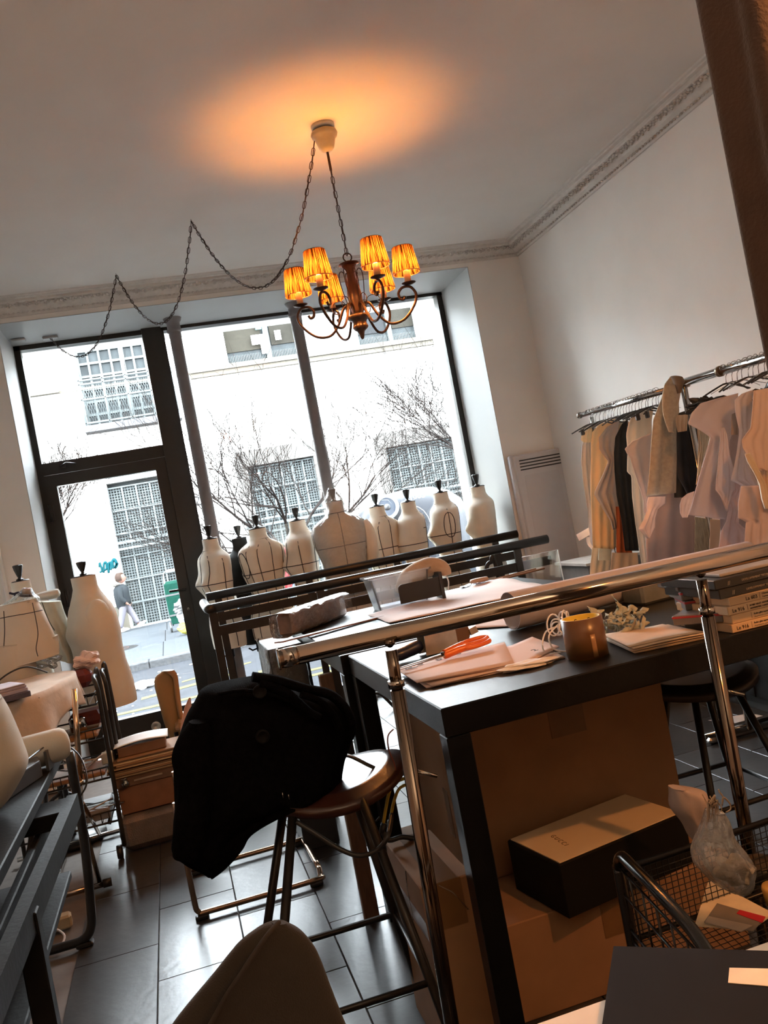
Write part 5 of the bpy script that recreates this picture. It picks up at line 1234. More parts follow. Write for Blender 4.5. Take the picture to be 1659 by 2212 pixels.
# ironing board with cloth
ib = thing('ironing_board', 'ironing board covered by a crumpled cream cloth, with dark legs', 'ironing board', (-.8,4.2,0))
def edge(t):   # rounded nose pointing right-back
    pts = [(-1.0,3.55),(-.78,3.66),(-.60,3.86),(-.515,4.10),(-.495,4.28),(-.53,4.42),(-.62,4.50),(-.80,4.52),(-1.0,4.50)]
    f = t*(len(pts)-1); i = min(int(f), len(pts)-2); k = f-i; p0,p1,p2,p3 = [Vector(pts[j]).to_3d() for j in (max(i-1,0), i, i+1, min(i+2,len(pts)-1))]
    return .5*((2*p1)+(p2-p0)*k+(2*p0-5*p1+4*p2-p3)*k*k+(3*p1-p0-3*p2+p3)*k**3)
cen = Vector((-.90,4.1,0))
def IB(u, v):
    e = edge(u)
    if v < .6: p = cen.lerp(e, v/.6); z = .875+.006*math.sin(p.x*30)*math.sin(p.y*22)
    else:
        w = (v-.6)/.4; p = cen.lerp(e, 1+.03*w+.035*math.sin(u*58)*w); z = .875-(.13*(1-u*.6)+.05+.04*math.sin(u*9+1)+.02*math.sin(u*31))*w-.012*(w > 0)
    return Vector((p.x, p.y, z))
MB().grid(IB, 60, 26).build('cloth', pm('cream_cloth',(.58,.45,.34),.85,var=.06,bump=.2,bscale=40), ib, solid=.002)
MB().rbox((-.80,4.12,.855),(.40,.55,.02),.01).build('board', PLAST, ib)
for a, b_ in (((-.60,3.95,.85),(-.80,4.5,.02)),((-.60,4.35,.85),(-.82,3.8,.02))): MB().tube([a, b_], .011, 8).build('leg', STEEL, ib)
MB().tube([(-.68,3.95,.842),(-.62,4.25,.842),(-.78,4.35,.842)], .008, 8).build('frame', STEEL, ib)
for k, (dz, c_, sz) in enumerate([(0,(.10,.08,.10),(.30,.20,.022)),(.023,(.42,.34,.38),(.28,.20,.014)),(.0375,(.40,.33,.36),(.27,.19,.010)),(.048,(.45,.38,.42),(.26,.19,.006))]):
    tag(MB().rbox((-.785,3.78,.884+dz+sz[2]/2), sz, .002, .35+.04*k).build('paper_pad' if k else 'book', pm('pad_%s' % 'abcd'[k], c_, .7)), ['dark bottom book of the stack on the ironing board','thickest lilac pad of the stack on the ironing board','second lilac pad from the top on the ironing board','top lilac sheaf of the stack on the ironing board'][k], 'book' if k == 0 else 'paper pad', 'stack on the ironing board')
tag(MB().tube(smooth_path([(-.86,4.25,.89),(-.78,4.30,.935),(-.70,4.32,.945),(-.62,4.33,.90)],6), .004, 6).build('iron_cord', PLAST), 'black cord arching over the ironing board', 'cord')
# trousers form (hips and legs), wrapped in film
tf = thing('trouser_form', 'canvas trouser dress form wrapped in plastic, with a gathered bag top', 'dress form', (-.66,4.75,0), 'dress forms at the left')
Yt = 4.72
rw = [(-18,1312,78,1292),(-30,1340,92,1316),(-45,1390,108,1350),(-50,1430,122,1385),(-48,1455,126,1412)]
blob(MB(), rw, Yt, .15, 44, 24, 0, 4, 2.2).build('hips', LINEN2, tf)
blob(MB(), [(-48,1395,74,1385),(-50,1430,76,1420),(-40,1470,80,1455),(-20,1505,84,1488)], Yt-.04, .12, 36, 16, 0, 4, 2.2).build('near_leg', LINEN2, tf)
blob(MB(), [(66,1385,124,1372),(72,1400,127,1392),(76,1412,128,1400),(78,1422,127,1412)], Yt+.03, .11, 30, 10, 0, 4, 2.2).build('far_leg', LINEN2, tf)
tp = MB()
for pts in ([(-30,1342),(20,1332),(60,1325),(92,1318)], [(8,1320),(10,1360),(8,1400),(8,1412)], [(70,1302),(78,1340),(82,1370),(78,1400),(82,1418)], [(90,1300),(105,1340),(118,1362)]):
    tp.tube(smooth_path([atY(x, y, Yt-.156 if x < 85 else Yt-.12) for x, y in pts],5), .0022, 5)
tp.build('style_tapes', TAPE, tf)
blob(MB(), [(50,1270,68,1271),(38,1283,76,1283),(20,1296,84,1290),(5,1306,86,1298)], Yt, .09, 36, 16, .15, 9, 2).build('gathered_plastic', FILM, tf)
MB().tube([Vector((p.x,p.y,p.z)) for p in [atY(57+15*math.cos(a), 1284+3.0*math.sin(a), Yt-.05*math.sin(a)) for a in [2*PI*i/20 for i in range(20)]]], .008, 6, closed=True).build('tie_cord', pm('navy_tie',(.012,.01,.03),.6), tf)
q = atY(58,1278,Yt); MB().lathe([(.022,-.02),(.023,.012),(.020,.018),(.001,.018)], q, 16).build('wooden_neck', pm('wooden_plug',(.40,.26,.16),.6), tf)
crumple(MB(), atY(100,1425,Yt+.02), .06, (1.1,1,.7), 33, 22, .3).build('plastic_end', FILM, tf)
MB().lathe([(.014,0.02),(.014,.85)], (-.70,4.74,0), 10).lathe([(.16,0),(.16,.02),(.02,.03)], (-.70,4.74,0), 20).build('stand', STEEL, tf)
# form behind with white sleeve
p = atY(44,1256,5.2)
wf2 = dress_form('dress_form', 'cream dress form at the far left with a dark bow at its collar', p.x, 5.2, p.z, R_(200), MP, .4, (.85,.85,1), None, LINEN2, False, None, 'dress forms at the left')
bw = MB()
for pts in ([(20,1281),(30,1283),(40,1280),(52,1283)], [(32,1281),(33,1295)]): bw.tube(smooth_path([atY(x,y,5.06) for x,y in pts],4), .006, 6)
tag(bw.build('ribbon', pm('navy_tie',(.012,.01,.03),.6)), 'dark ribbon tied around the collar of the far left dress form', 'ribbon')
tag(blob(MB(), [(76,1284,77,1296),(90,1279,92,1296),(110,1274,114,1294),(124,1272,128,1288),(127,1275,130,1282)], 4.95, .05, 24, 16, .03, 4, 2).build('canvas_sleeve', pm('grey_calico',(.50,.48,.42),.85)), 'short white canvas sleeve form sticking out to the right, left of the large bare form', 'padded arm')
# white plastic bag mass between forms
tag(blob(MB(), [(82,1300,132,1298),(95,1330,140,1325),(112,1370,160,1370),(125,1405,175,1412),(130,1425,172,1432)], 5.02, .08, 32, 24, .12, 6, 2).build('dust_cover', pm('white_dust_cover',(.50,.47,.38),.8,bump=.3,bscale=15)), 'pale cloth dust cover hanging between the trouser form and the large bare form', 'cover')
# ------------------------------------------------------------------ black rolling cart with clutter, chrome stand
ct = thing('wire_cart', 'black tubular cart with shelves full of sewing clutter, left of the envelopes', 'cart', (-.6,4.35,0))
for (ya, xr2) in ((4.25,-.412),(4.42,-.388)):
    MB().tube(smooth_path([(xr2-.012,ya,.06),(xr2,ya,.70),(xr2-.002,ya,.80),(xr2-.012,ya+.03,.835),(xr2-.01,ya+.10,.835),(xr2+.003,ya+.13,.80),(xr2+.005,ya+.14,.08)],5), .010, 8).build('side_frame', PLAST, ct)
for z in (.18,.38,.56,.72):
    s_ = MB()
    s_.tube([(-.43,4.25,z),(-.86,4.25,z),(-.86,4.56,z),(-.43,4.56,z)], .005, 6, closed=True).tube([(-.43,4.25,z+.05),(-.86,4.25,z+.05),(-.86,4.56,z+.05),(-.43,4.56,z+.05)], .004, 6, closed=True)
    for i in range(12): s_.tube([(-.43-.035*i,4.25,z+.05),(-.43-.035*i,4.25,z),(-.43-.035*i,4.56,z)], .002, 4)
    s_.build('wire_shelf', STEEL, ct)
for (x, y) in ((-.45,4.27),(-.84,4.27),(-.45,4.54),(-.84,4.54)): MB().lathe([(.004,-.012),(.03,-.012),(.032,0),(.03,.012),(.004,.012)], (x,y,.032), 14, Matrix.Rotation(PI/2,3,'Y')).build('castor', PLAST, ct)
for (x) in (-.85,): MB().tube([(x,4.28,.05),(x,4.28,.74)], .01, 8).build('side_frame', PLAST, ct)
clt = [('red_pouch','dark red rounded pouch on the upper shelf of the cart','pouch',(-.51,4.47,.825),(.13,.12,.085),pm('dark_red',(.12,.015,.015),.5)),
 ('red_pouch','lower dark red case under the pouch on the cart','pouch',(-.50,4.45,.64),(.16,.14,.065),pm('dark_red2',(.09,.014,.014),.5)),
 ('paper_bag','crumpled pinkish paper on top of the cart','paper',(-.46,4.50,.90),(.12,.12,.07),PINKP),
 ('wooden_tray','orange wooden board on the middle shelf of the cart','board',(-.63,4.41,.578),(.36,.26,.02),pm('orange_wood',(.40,.18,.06),.6)),
 ('wooden_tray','second wooden board on the lower middle shelf of the cart','board',(-.63,4.41,.398),(.36,.26,.02),pm('orange_wood2',(.36,.17,.07),.6)),
 ('metal_pot','small shiny metal pot on the cart','pot',(-.535,4.36,.625),(.08,.08,.07),CHROME)]
for (n_, lb, cat, c, s_, mt) in clt:
    if n_ == 'paper_bag': tag(crumple(MB(), c, .06, (1,.9,.6), 41, 20, .25).build(n_, mt), lb, cat)
    elif n_ == 'metal_pot': tag(MB().lathe([(.02,-.035),(.034,-.03),(.04,0),(.036,.03),(.028,.036),(.026,.034),(.03,0)], c, 20).build(n_, mt), lb, cat)
    else: tag(MB().rbox(c, s_, min(s_)*.3).build(n_, mt), lb, cat)
rn = random.Random(14)
ORD = ['first','second','third','fourth','fifth','sixth','seventh','eighth','ninth','tenth','eleventh','twelfth','thirteenth','fourteenth','fifteenth','sixteenth','seventeenth','eighteenth','nineteenth','twentieth','twenty-first','twenty-second','twenty-third','twenty-fourth','twenty-fifth']
TOOLS = []
for k in range(11):
    c = Vector((-.50+rn.uniform(-.12,.05),4.36+rn.uniform(-.06,.12),.42+rn.uniform(0,.05) if k < 6 else .23+rn.uniform(0,.03))); d_ = Vector((rn.uniform(-1,1),rn.uniform(-.4,.4),rn.uniform(-.1,.35))).normalized()
    TOOLS.append((k >= 6, c.x, ['shiny metal','pale wooden','black','white'][k % 4], MB().tube([c-d_*.09, c+d_*.09], [.009,.006], 8, flat=.4).build('hand_tool', [CHROME, pm('pale_wood',(.45,.33,.22),.6), PLAST, WHITEP][k % 4])))
for low in (False, True):
    for i_, tl_ in enumerate(sorted([t_ for t_ in TOOLS if t_[0] == low], key=lambda t_: t_[1])):
        tag(tl_[3], '%s flat tool, %s from the left among those on the %s shelf' % (tl_[2], ORD[i_], 'lowest' if low else 'middle'), 'tool', 'tools jumbled on the lowest shelf' if low else 'tools jumbled on the middle shelf')
tag(MB().rbox((-.63,4.41,.215),(.34,.26,.05),.006).build('grey_case', pm('grey_lid',(.28,.27,.27),.5)), 'flat grey case on the lowest shelf of the cart', 'case')
cs = thing('chrome_stand', 'slender chrome stand with a forked leg in front of the wire cart', 'stand', (-.5,4.0,0))
a, b_ = atY(160,1488,3.95), atY(173,1690,3.95); c_ = atY(178,1770,3.95)
MB().tube([a, b_], .012, 14).lathe([(.014,-.008),(.015,0),(.014,.008)], b_, 12).build('upper_tube', pm('chrome_copper',(.80,.55,.36),.12,metal=1), cs)
MB().tube([b_, c_, Vector((c_.x+.02,3.95,.03))], .0095, 12).build('lower_tube', CHROME, cs)
MB().tube([atY(178,1735,3.95), atY(214,1800,4.5)], .009, 10).build('strut', BRONZE, cs)
MB().tube([(-.95,4.60,.02),(-.38,4.66,.02)], .012, 10).tube([(-.95,3.93,.02),(-.49,3.94,.02)], .012, 10).tube([(-.72,3.94,.02),(-.72,4.63,.02)], .012, 10).build('base_tube', CHROME, cs)
MB().tube([(-.505,3.939,.022),(-.47,3.942,.022)], .018, 12).build('end_cap', PLAST, cs)
# power strip and cable on the floor
ps = thing('power_strip', 'beige power strip on the floor under the desk', 'power strip', (-.66,3.62,0))
MB().rbox((-.70,3.63,.026),(.20,.055,.05),.008,.12).build('housing', pm('beige_plastic',(.52,.40,.24),.5), ps)
for i in range(3): MB().lathe([(.018,0),(.019,.002),(.015,.002),(.014,0)], (-.755+.05*i,3.623+.006*i,.051), 14).build('socket', pm('beige_dark',(.28,.2,.12),.5), ps)
MB().tube(smooth_path([(-.80,3.60,.01),(-.74,3.50,.008),(-.64,3.44,.008),(-.61,3.48,.03),(-.66,3.53,.05),(-.74,3.52,.03)],5), .004, 6).build('cable', WHITEP, ps)
# ------------------------------------------------------------------ stack of envelopes and wrapped parcel
YE = 4.30
wp = thing('bubble_wrapped_parcel', 'long parcel wrapped in bubble wrap lying on the floor under the stack of envelopes', 'parcel', (-.28,4.42,0))
MB().rbox((-.26,4.42,.085),(.36,.22,.165),.03,.03).build('wrapped_box', pm('bubble_wrap_over_card',(.22,.16,.13),.35,bump=.6,bscale=160,coat=.3), wp)
MB().rbox((-.25,4.42,.170),(.33,.14,.006),.002,.03).build('brown_tape_top', KRAFT, wp)
z = .176
t = carton('kraft_box', 'brown kraft box between the bubble-wrapped parcel and the envelopes', -.415, -.12, 4.32, 4.52, z, z+.125, pm('kraft_brown',(.22,.10,.055),.7), False, None); z += .1255
t2 = carton('kraft_box', 'flat brown box with a pale label bar, under the envelopes', -.43, -.12, 4.31, 4.52, z, z+.045, pm('kraft_brown2',(.15,.085,.055),.7), False, None); z += .0455
MB().rbox((-.27,4.309,z-.022),(.13,.004,.008),.001).build('label_bar', pm('pale_bar',(.4,.32,.26),.5), t2)
z = z
for k in range(13):
    dx_ = rn.uniform(-.022,.022)+.0022*k; dy_ = rn.uniform(-.012,.012); th_ = rn.uniform(.0055,.0085)
    o = MB().rbox((-.275+dx_,4.41+dy_,z+th_/2),(.325,.23,th_-.0012),.001,rn.uniform(-.03,.03)).build('kraft_envelope', [KRAFT, pm('kraft_pale',(.56,.42,.27),.8), pm('kraft_dark',(.17,.10,.06),.8)][k % 3]); z += th_
    tag(o, ('bottom' if k == 0 else 'top' if k == 12 else ORD[k]+' from the bottom')+' kraft envelope of the leaning stack', 'envelope', 'kraft envelopes in the stack')
t3 = carton('kraft_box', 'small brown box on top of the envelope stack, under a curled white sheet', -.385, -.165, 4.33, 4.50, z+.001, z+.046, pm('kraft_brown3',(.20,.105,.06),.7), False, None); z += .047
tag(MB().grid(lambda u,v: Vector((-.40+.25*u, 4.32+.17*v, z+.003+.012*math.sin(u*3.0)+.004*v)), 14, 6).build('printed_sheet', WHITEP, solid=.001), 'curled white printed sheet on the topmost small brown box', 'paper')
tag(MB().rbox((-.435,4.34,z-.03),(.05,.05,.05),.004).build('cream_tag', pm('cream_tag',(.5,.46,.36),.8)), 'cream card tag at the left end of the envelope stack', 'tag')
tag(MB().lathe([(.012,-.02),(.018,-.018),(.018,.0),(.01,.006),(.01,.014),(.015,.018),(.001,.022)], atY(271,1690,4.28), 14).build('metal_clip', CHROME), 'small shiny metal clip sticking out at the left of the brown boxes', 'clip')
# tan shell chair with paper feathers
TAN = pm('tan_leather', (.36,.19,.075), .45, var=.06)
tc_ = thing('tan_chair', 'tan moulded chair back seen edge-on before the door threshold', 'chair', (-.10,5.0,0))
blob(MB(), [(350,1450,376,1447),(336,1462,381,1455),(333,1478,384,1480),(338,1500,389,1515),(346,1530,394,1550),(354,1560,399,1580),(366,1592,408,1612),(380,1620,424,1650)], 4.95, .03, 40, 30, 0, 4, 2.5).build('back_shell', pm('tan_shell_outer',(.30,.17,.06),.5,var=.05), tc_)
blob(MB(), [(352,1449,376,1447),(372,1463,383,1457),(376,1485,387,1482),(378,1505,391,1515),(384,1540,397,1550),(392,1575,403,1580),(402,1600,413,1612)], 4.915, .03, 30, 24, 0, 4, 2.2).build('inner_padding', TAN, tc_)
p = atY(420,1650,4.95)
MB().rbox((p.x+.12,4.95,.42),(.36,.36,.05),.02).build('seat', TAN, tc_)
for (a, b_) in ((-.06,-.14),(.28,-.14),(-.06,.14),(.28,.14)): MB().tube([(p.x+a,4.95+b_,.40),(p.x+a*1.2,4.95+b_*1.2,0)], .011, 8).build('leg', STEEL, tc_)
for k, (rw, lb) in enumerate([([(408,1508,412,1508),(398,1530,414,1530),(392,1560,412,1555),(389,1590,404,1585),(394,1606,398,1606)],'left one of two curved pink paper shapes standing before the tan chair'),([(418,1528,432,1526),(410,1550,436,1545),(405,1575,425,1570),(402,1592,412,1590)],'right one of two curved pink paper shapes, half behind the coat')]):
    L = [(atY(r[0],r[1],4.55), atY(r[2],r[3],4.55)) for r in rw]; n_ = len(L)
    def PPf(u, v, L=L, n_=n_):
        f = v*(n_-1); i = min(int(f), n_-2); q = f-i; a = L[i][0].lerp(L[i+1][0], q); b = L[i][1].lerp(L[i+1][1], q); return a.lerp(b, u)+Vector((0,.012*math.sin(u*3),0))
    tag(MB().grid(PPf, 8, 20).build('paper_shape', pm('pink_paper',(.62,.42,.38),.8), solid=.002), lb, 'paper', 'curved pink paper shapes')
# ------------------------------------------------------------------ wall heater
ht = thing('panel_heater', 'tall white panel heater with black top slots, right of the window', 'heater', (2.63,5.85,0))
RADW = pm('heater_white', (.55,.54,.55), .45, var=.02)
MB().rbox((2.655,5.835,1.05),(.385,.055,1.0),.01).build('panel', RADW, ht)
MB().rbox((2.455,5.845,1.05),(.035,.05,1.01),.008).build('side_trim', RADW, ht)
sl_ = None
for k in range(4):
    MB().bb(2.50,2.815,5.804,5.809,1.508-.022*k-.005,1.508-.022*k+.004).build('vent_slot', PLAST, ht)
MB().bb(2.52,2.79,5.806,5.8075,.62,1.40).build('front_recess', pm('heater_front',(.52,.51,.52),.5,var=.02), ht)
# clear acrylic stands by the rail end
ac = thing('acrylic_stand', 'clear acrylic panel standing to the right of the guard rails', 'display stand', (2.2,4.9,0))
q = atY(1165,1215,4.75)
MB().bb(q.x-.10,q.x+.13,4.75,4.754,0,q.z+.05).build('panel', clear('acrylic',(.93,.95,.95),.08,.05), ac)
MB().tube([(q.x+.13,4.752,0),(q.x+.13,4.752,q.z+.05)], .003, 5).tube([(q.x-.10,4.752,q.z+.05),(q.x+.13,4.752,q.z+.05)], .002, 5).build('edge', pm('acrylic_edge',(.55,.57,.57),.2), ac)
# ------------------------------------------------------------------ clothes rails along the right wall
XR = 2.45
def rail_pt(px_, py_): return atX(px_, py_, XR)
r1 = thing('clothes_rail', 'farther chrome clothes rail along the right wall, reaching towards the window', 'clothes rail', (XR,4.2,0), 'clothes rails along the right wall')
za = 1.668
MB().tube([(XR,4.69,za+.008),(XR,3.60,za-.008)], .0155, 14).build('rail', CHROME, r1)
MB().lathe([(.019,0),(.019,.012),(.015,.014)], (XR,4.70,za+.008), 14, Matrix.Rotation(PI/2,3,'X')).build('end_cap', CHROME, r1)
for y in (3.66,4.60): MB().tube([(XR+.02,y,.03),(XR+.02,y,za-.02)], .012, 10).tube([(XR-.22,y,.03),(XR+.26,y,.03)], .012, 8).build('upright', CHROME, r1)
r2 = thing('clothes_rail', 'nearer chrome clothes rail along the right wall, crowded with pattern papers', 'clothes rail', (XR-.02,3.0,0), 'clothes rails along the right wall')
MB().tube([(XR-.01,3.66,za+.002),(XR-.01,2.35,za-.010)], .0195, 14).build('rail', CHROME, r2)
MB().lathe([(.024,0),(.024,.02)], (XR-.01,3.35,za), 14, Matrix.Rotation(PI/2,3,'X')).build('rail_joint', pm('brass_joint',(.25,.2,.14),.4,metal=.8), r2)
a = atX(1483,842,XR-.01); b_ = atX(1493,880,XR-.01)
MB().tube([(XR-.01,3.63,za-.01),(XR-.01,3.61,.03)], .0125, 10).build('upright', CHROME, r2)
MB().tube([(XR-.01,2.4,za-.01),(XR-.01,2.4,.03)], .0125, 10).build('upright', CHROME, r2)
for y_ in (3.62,2.4): MB().rbox((XR-.01,y_,.02),(.44,.04,.03),.01).build('foot', CHROME, r2)
# hangers
rn = random.Random(77)
def make_hanger(y, x, zr, style):
    t = thing('clothes_hanger', '', 'hanger', (x, y, zr))
    hk = [Vector((x-.014, y, zr-.006))]+[Vector((x-.019*math.cos(a_), y, zr+.019*math.sin(a_))) for a_ in [math.radians(q) for q in (10,40,70,100,130,160,180)]]+[Vector((x+.017,y,zr-.016)),Vector((x+.003,y,zr-.035)),Vector((x,y,zr-.062))]
    MB().tube(hk, .0016, 5).build('hook', CHROME, t)
    mt = [PLAST, PLAST, CHROME][style]
    MB().tube(smooth_path([(x-.115,y,zr-.100),(x-.06,y,zr-.080),(x,y,zr-.064),(x+.06,y,zr-.080),(x+.115,y,zr-.100)],4), .0055 if style < 2 else .002, 6, flat=.7).build('shoulder_bar', mt, t)
    if style == 1:
        for s_ in (-.09,.09): MB().rbox((x+s_,y,zr-.105),(.022,.018,.035),.004).build('clip', PLAST, t)
    return t
protos = [make_hanger(4.60,XR,za+.007,0), make_hanger(4.56,XR,za+.006,1), make_hanger(4.52,XR,za+.006,2)]
def copy_tree(o, parent=None):
    c = o.copy(); COL.objects.link(c); c.parent = parent
    for ch in list(o.children): copy_tree(ch, c)
    return c
hy = [4.60,4.56,4.52]+[4.60-.032*i for i in range(4,24)]+[3.31-.036*i for i in range(24)]
for i, y in enumerate(hy):
    o = protos[i] if i < 3 else copy_tree(protos[rn.choice([0,0,1,2])])
    o.location = (XR+rn.uniform(-.004,.004)-(.01 if y < 3.5 else 0), y, za+.006-(4.6-y)*.004+(.004 if y < 3.5 else 0)); o.rotation_euler = (0, 0, rn.uniform(-.5,.5))
    kf = i if y > 3.5 else i-23
    o['label'] = '%s hanger from the window end of the %s chrome clothes rail' % (ORD[kf], 'farther' if y > 3.5 else 'nearer')
    o['group'] = 'hangers on the farther rail' if y > 3.5 else 'hangers on the nearer rail'
# garments and pattern pieces
def g_(zx, zy): return (1200+zx/3.614, 740+zy/3.614)
TANC = pm('tan_pattern_card',(0.6500,0.4680,0.3120), .8, var=.06, scale=4); OCHRE = pm('ochre_cotton',(0.8060,0.5460,0.2860), .85, var=.05, scale=4)
PINKB = pm('pinkish_pattern_card',(0.6500,0.5070,0.4420), .8, var=.05, scale=4); GBEI = pm('grey_beige_wool',(0.3900,0.3380,0.2600), .95, var=.12, scale=60, bump=.2, bscale=200)
NAVYC = pm('navy_cloth', (.02,.022,.028), .9); BLKC2 = pm('black_cloth', (.010,.009,.009), .95); ORNG = pm('rust_cloth', (.40,.10,.03), .85)
def hang(name, label, cat, rows, Y, mt, amp=.012, fc=3.0, nu=26, nv=34, group=None, curl=0, th=.0018):
    L = [(atY(*g_(r[0], r[1]), Y), atY(*g_(r[2], r[3]), Y)) for r in rows]; n = len(L)
    sd = rn.uniform(0, 6)
    def P(u, v):
        f = v*(n-1); i = min(int(f), n-2); q = f-i; q2 = q*q*(3-2*q)*.4+q*.6
        a = L[i][0].lerp(L[i+1][0], q2); b = L[i][1].lerp(L[i+1][1], q2); p = a.lerp(b, u)
        w = amp*.38*(.35+v)*(math.sin(u*fc*2*PI+sd+v*1.5)+.4*math.sin(u*fc*4.7+v*4+sd))
        return p+Vector((0, w+curl*(u-.5)**2, 0))
    o = MB().grid(P, nu, nv).build(name, mt, None, solid=th)
    return tag(o, label, cat, group)
GP = 'pieces hanging on the right wall rails'
hang('pattern_sheet','pale lilac pattern paper hanging farthest left on the rail','paper',[(262,700,275,700),(205,800,285,790),(196,930,300,930),(215,1100,310,1100),(250,1310,330,1310),(262,1600,340,1600)],4.62,LILAC)
hang('cream_sleeve','small cream card with a rounded end by the first hangers on the rail','card',[(235,690,300,640),(200,720,300,690),(195,760,300,740),(215,780,290,780)],4.60,CREAMP)
hang('cotton_garment','ochre-cream cotton garment hanging near the left end of the rail','garment',[(340,640,470,590),(285,700,480,640),(275,780,470,760),(272,1000,460,1000),(270,1180,455,1180),(280,1400,450,1400),(290,1602,452,1612)],4.50,OCHRE,.014)
hang('cotton_lining','pale cream cloth hanging below the ochre garment','garment',[(285,1600,440,1600),(275,1735,430,1735),(270,1850,420,1850)],4.52,CREAMP)
hang('pattern_sheet','grey-lilac jagged pattern paper in front of the ochre garment','paper',[(400,660,500,600),(340,740,490,690),(345,835,475,800),(415,930,470,900),(370,1030,480,1030),(300,1180,475,1170),(365,1290,490,1290),(430,1395,485,1370),(445,1460,490,1450)],4.38,pm('grey_lilac_paper',(0.4680,0.4160,0.3770),.85,var=.06))
hang('rust_garment','rust-orange garment showing under the black one','garment',[(470,1280,560,1280),(480,1400,560,1400),(478,1640,600,1640)],4.36,ORNG)
hang('tan_garment','tan-brown garment low behind the black one','garment',[(440,1640,640,1640),(430,1760,650,1760),(430,1850,650,1850)],4.36,TANC)
hang('black_garment','long black garment on the farther rail between cream pieces','garment',[(515,640,560,600),(465,740,570,700),(455,860,575,850),(460,1000,590,1000),(480,1200,610,1200),(520,1400,625,1400),(545,1625,650,1625)],4.22,BLKC2,.012)
hang('pattern_card','cream pattern card folded at its top, right of the black garment','card',[(605,545,765,500),(565,640,750,610),(550,720,750,700),(560,860,760,850),(555,1010,760,1010),(590,1040,760,1040),(595,1200,760,1200),(620,1400,760,1400),(650,1600,770,1600),(670,1735,790,1735),(672,1850,800,1850)],4.05,CREAMP,.012)
hang('pattern_card','pinkish-tan pattern card with a notched left edge','card',[(600,770,800,680),(540,830,800,790),(560,870,800,870),(585,900,800,900),(600,960,800,960),(660,1140,800,1140),(690,1240,800,1240),(690,1330,760,1330)],3.92,PINKB,.008)
hang('pattern_sheet','wide pinkish-grey pattern sheet hanging low behind the beige jacket','paper',[(720,1150,1090,1120),(700,1300,1090,1260),(705,1500,1088,1450),(712,1700,1085,1640),(712,1850,1085,1850)],3.80,pm('pink_grey_paper',(0.5200,0.4030,0.3770),.85,var=.06),.010)
jk_ = hang('beige_jacket','grey-beige wool jacket thrown over the end of the chrome rail','jacket',[(905,262,990,285),(860,320,985,335),(835,430,960,470),(800,520,965,540),(770,600,945,600),(755,760,945,760),(745,900,950,900),(738,1000,950,1000),(728,1100,950,1100),(712,1200,950,1172)],3.62,GBEI,.018,2.0,34,44,th=.006)
tag(blob(MB(), [(*g_(905,262),*g_(985,280)),(*g_(925,300),*g_(1000,310)),(*g_(935,360),*g_(985,350)),(*g_(945,400),*g_(975,395))], 3.56, .03, 24, 12, .05, 3, 2).build('jacket_collar', pm('grey_beige_dark',(.16,.13,.10),.95)), 'folded dark collar of the beige jacket, over the rail', 'collar')
tag(blob(MB(), [(*g_(850,330),*g_(930,330)),(*g_(835,420),*g_(958,440)),(*g_(835,520),*g_(955,540)),(*g_(850,600),*g_(930,620)),(*g_(885,700),*g_(925,710))], 3.56, .014, 26, 20, .08, 3, 2).build('jacket_sleeve', GBEI), 'beige wool sleeve hanging at the front of the jacket on the rail', 'sleeve')
hang('navy_garment','dark navy garment to the right of the beige jacket','garment',[(950,600,1070,560),(940,720,1095,700),(945,900,1110,850),(960,1050,1105,1050),(1010,1140,1090,1160),(1035,1200,1078,1200)],3.66,NAVYC,.012)
hang('paper_strip','pale curled paper strip hanging under the jacket hem','paper',[(735,1205,870,1200),(722,1260,868,1255),(725,1310,810,1300),(700,1380,790,1370),(660,1455,790,1440),(730,1528,742,1522)],3.575,pm('pale_pink_paper',(0.8320,0.6760,0.6240),.8),.006,curl=.05)
hang('tan_band','tan banded paper strip beside the navy garment','paper',[(930,570,1030,560),(935,620,1030,610),(955,700,1020,690)],3.60,TANC)
hang('striped_roll','cream and green finely striped roll standing under the rail','roll',[(1088,1360,1205,1380),(1088,1500,1200,1500),(1084,1660,1198,1620),(1082,1850,1196,1850)],3.62,pm('striped_cloth',(.42,.38,.27),.8,var=.5,scale=30,stretch=(30,1,1)),.002)
hang('tan_roll','tan cardboard roll standing beside the striped roll','roll',[(1205,1380,1290,1385),(1205,1500,1285,1500),(1203,1620,1280,1600),(1203,1850,1280,1850)],3.55,TANC,.01,.5)
hang('tan_sheet','tan sheet between the rails, left of the big lilac piece','paper',[(1100,470,1140,440),(1100,600,1180,600),(1112,800,1180,800),(1110,1000,1150,1000),(1100,1110,1120,1100)],3.48,CREAMP)
hang('pattern_sheet','cream pattern sheet inside the large shoulder-shaped piece','paper',[(1110,650,1205,730),(1130,800,1190,790),(1118,900,1170,880),(1112,1040,1130,1020)],3.42,pm('dim_cream',(0.5850,0.4680,0.2990),.8))
hang('pattern_sheet','large shoulder-shaped mauve pattern sheet at the front of the nearer rail','paper',[(1290,430,1425,395),(1130,475,1420,460),(1060,550,1405,540),(1030,635,1395,620),(1130,690,1375,720),(1205,740,1360,760),(1170,860,1350,860),(1130,1000,1320,1000),(1100,1110,1290,1110),(1075,1200,1300,1200),(1050,1300,1330,1300),(1030,1345,1325,1382)],3.25,LILAC,.012,2.0,34,44)
hang('pattern_flap','rounded pale flap curling out at the left of the large mauve sheet','paper',[(1030,1180,1085,1160),(985,1215,1075,1200),(968,1270,1062,1260),(972,1330,1045,1320),(990,1368,1030,1365)],3.22,pm('pale_mauve',(0.7280,0.6500,0.6890),.8),.004)
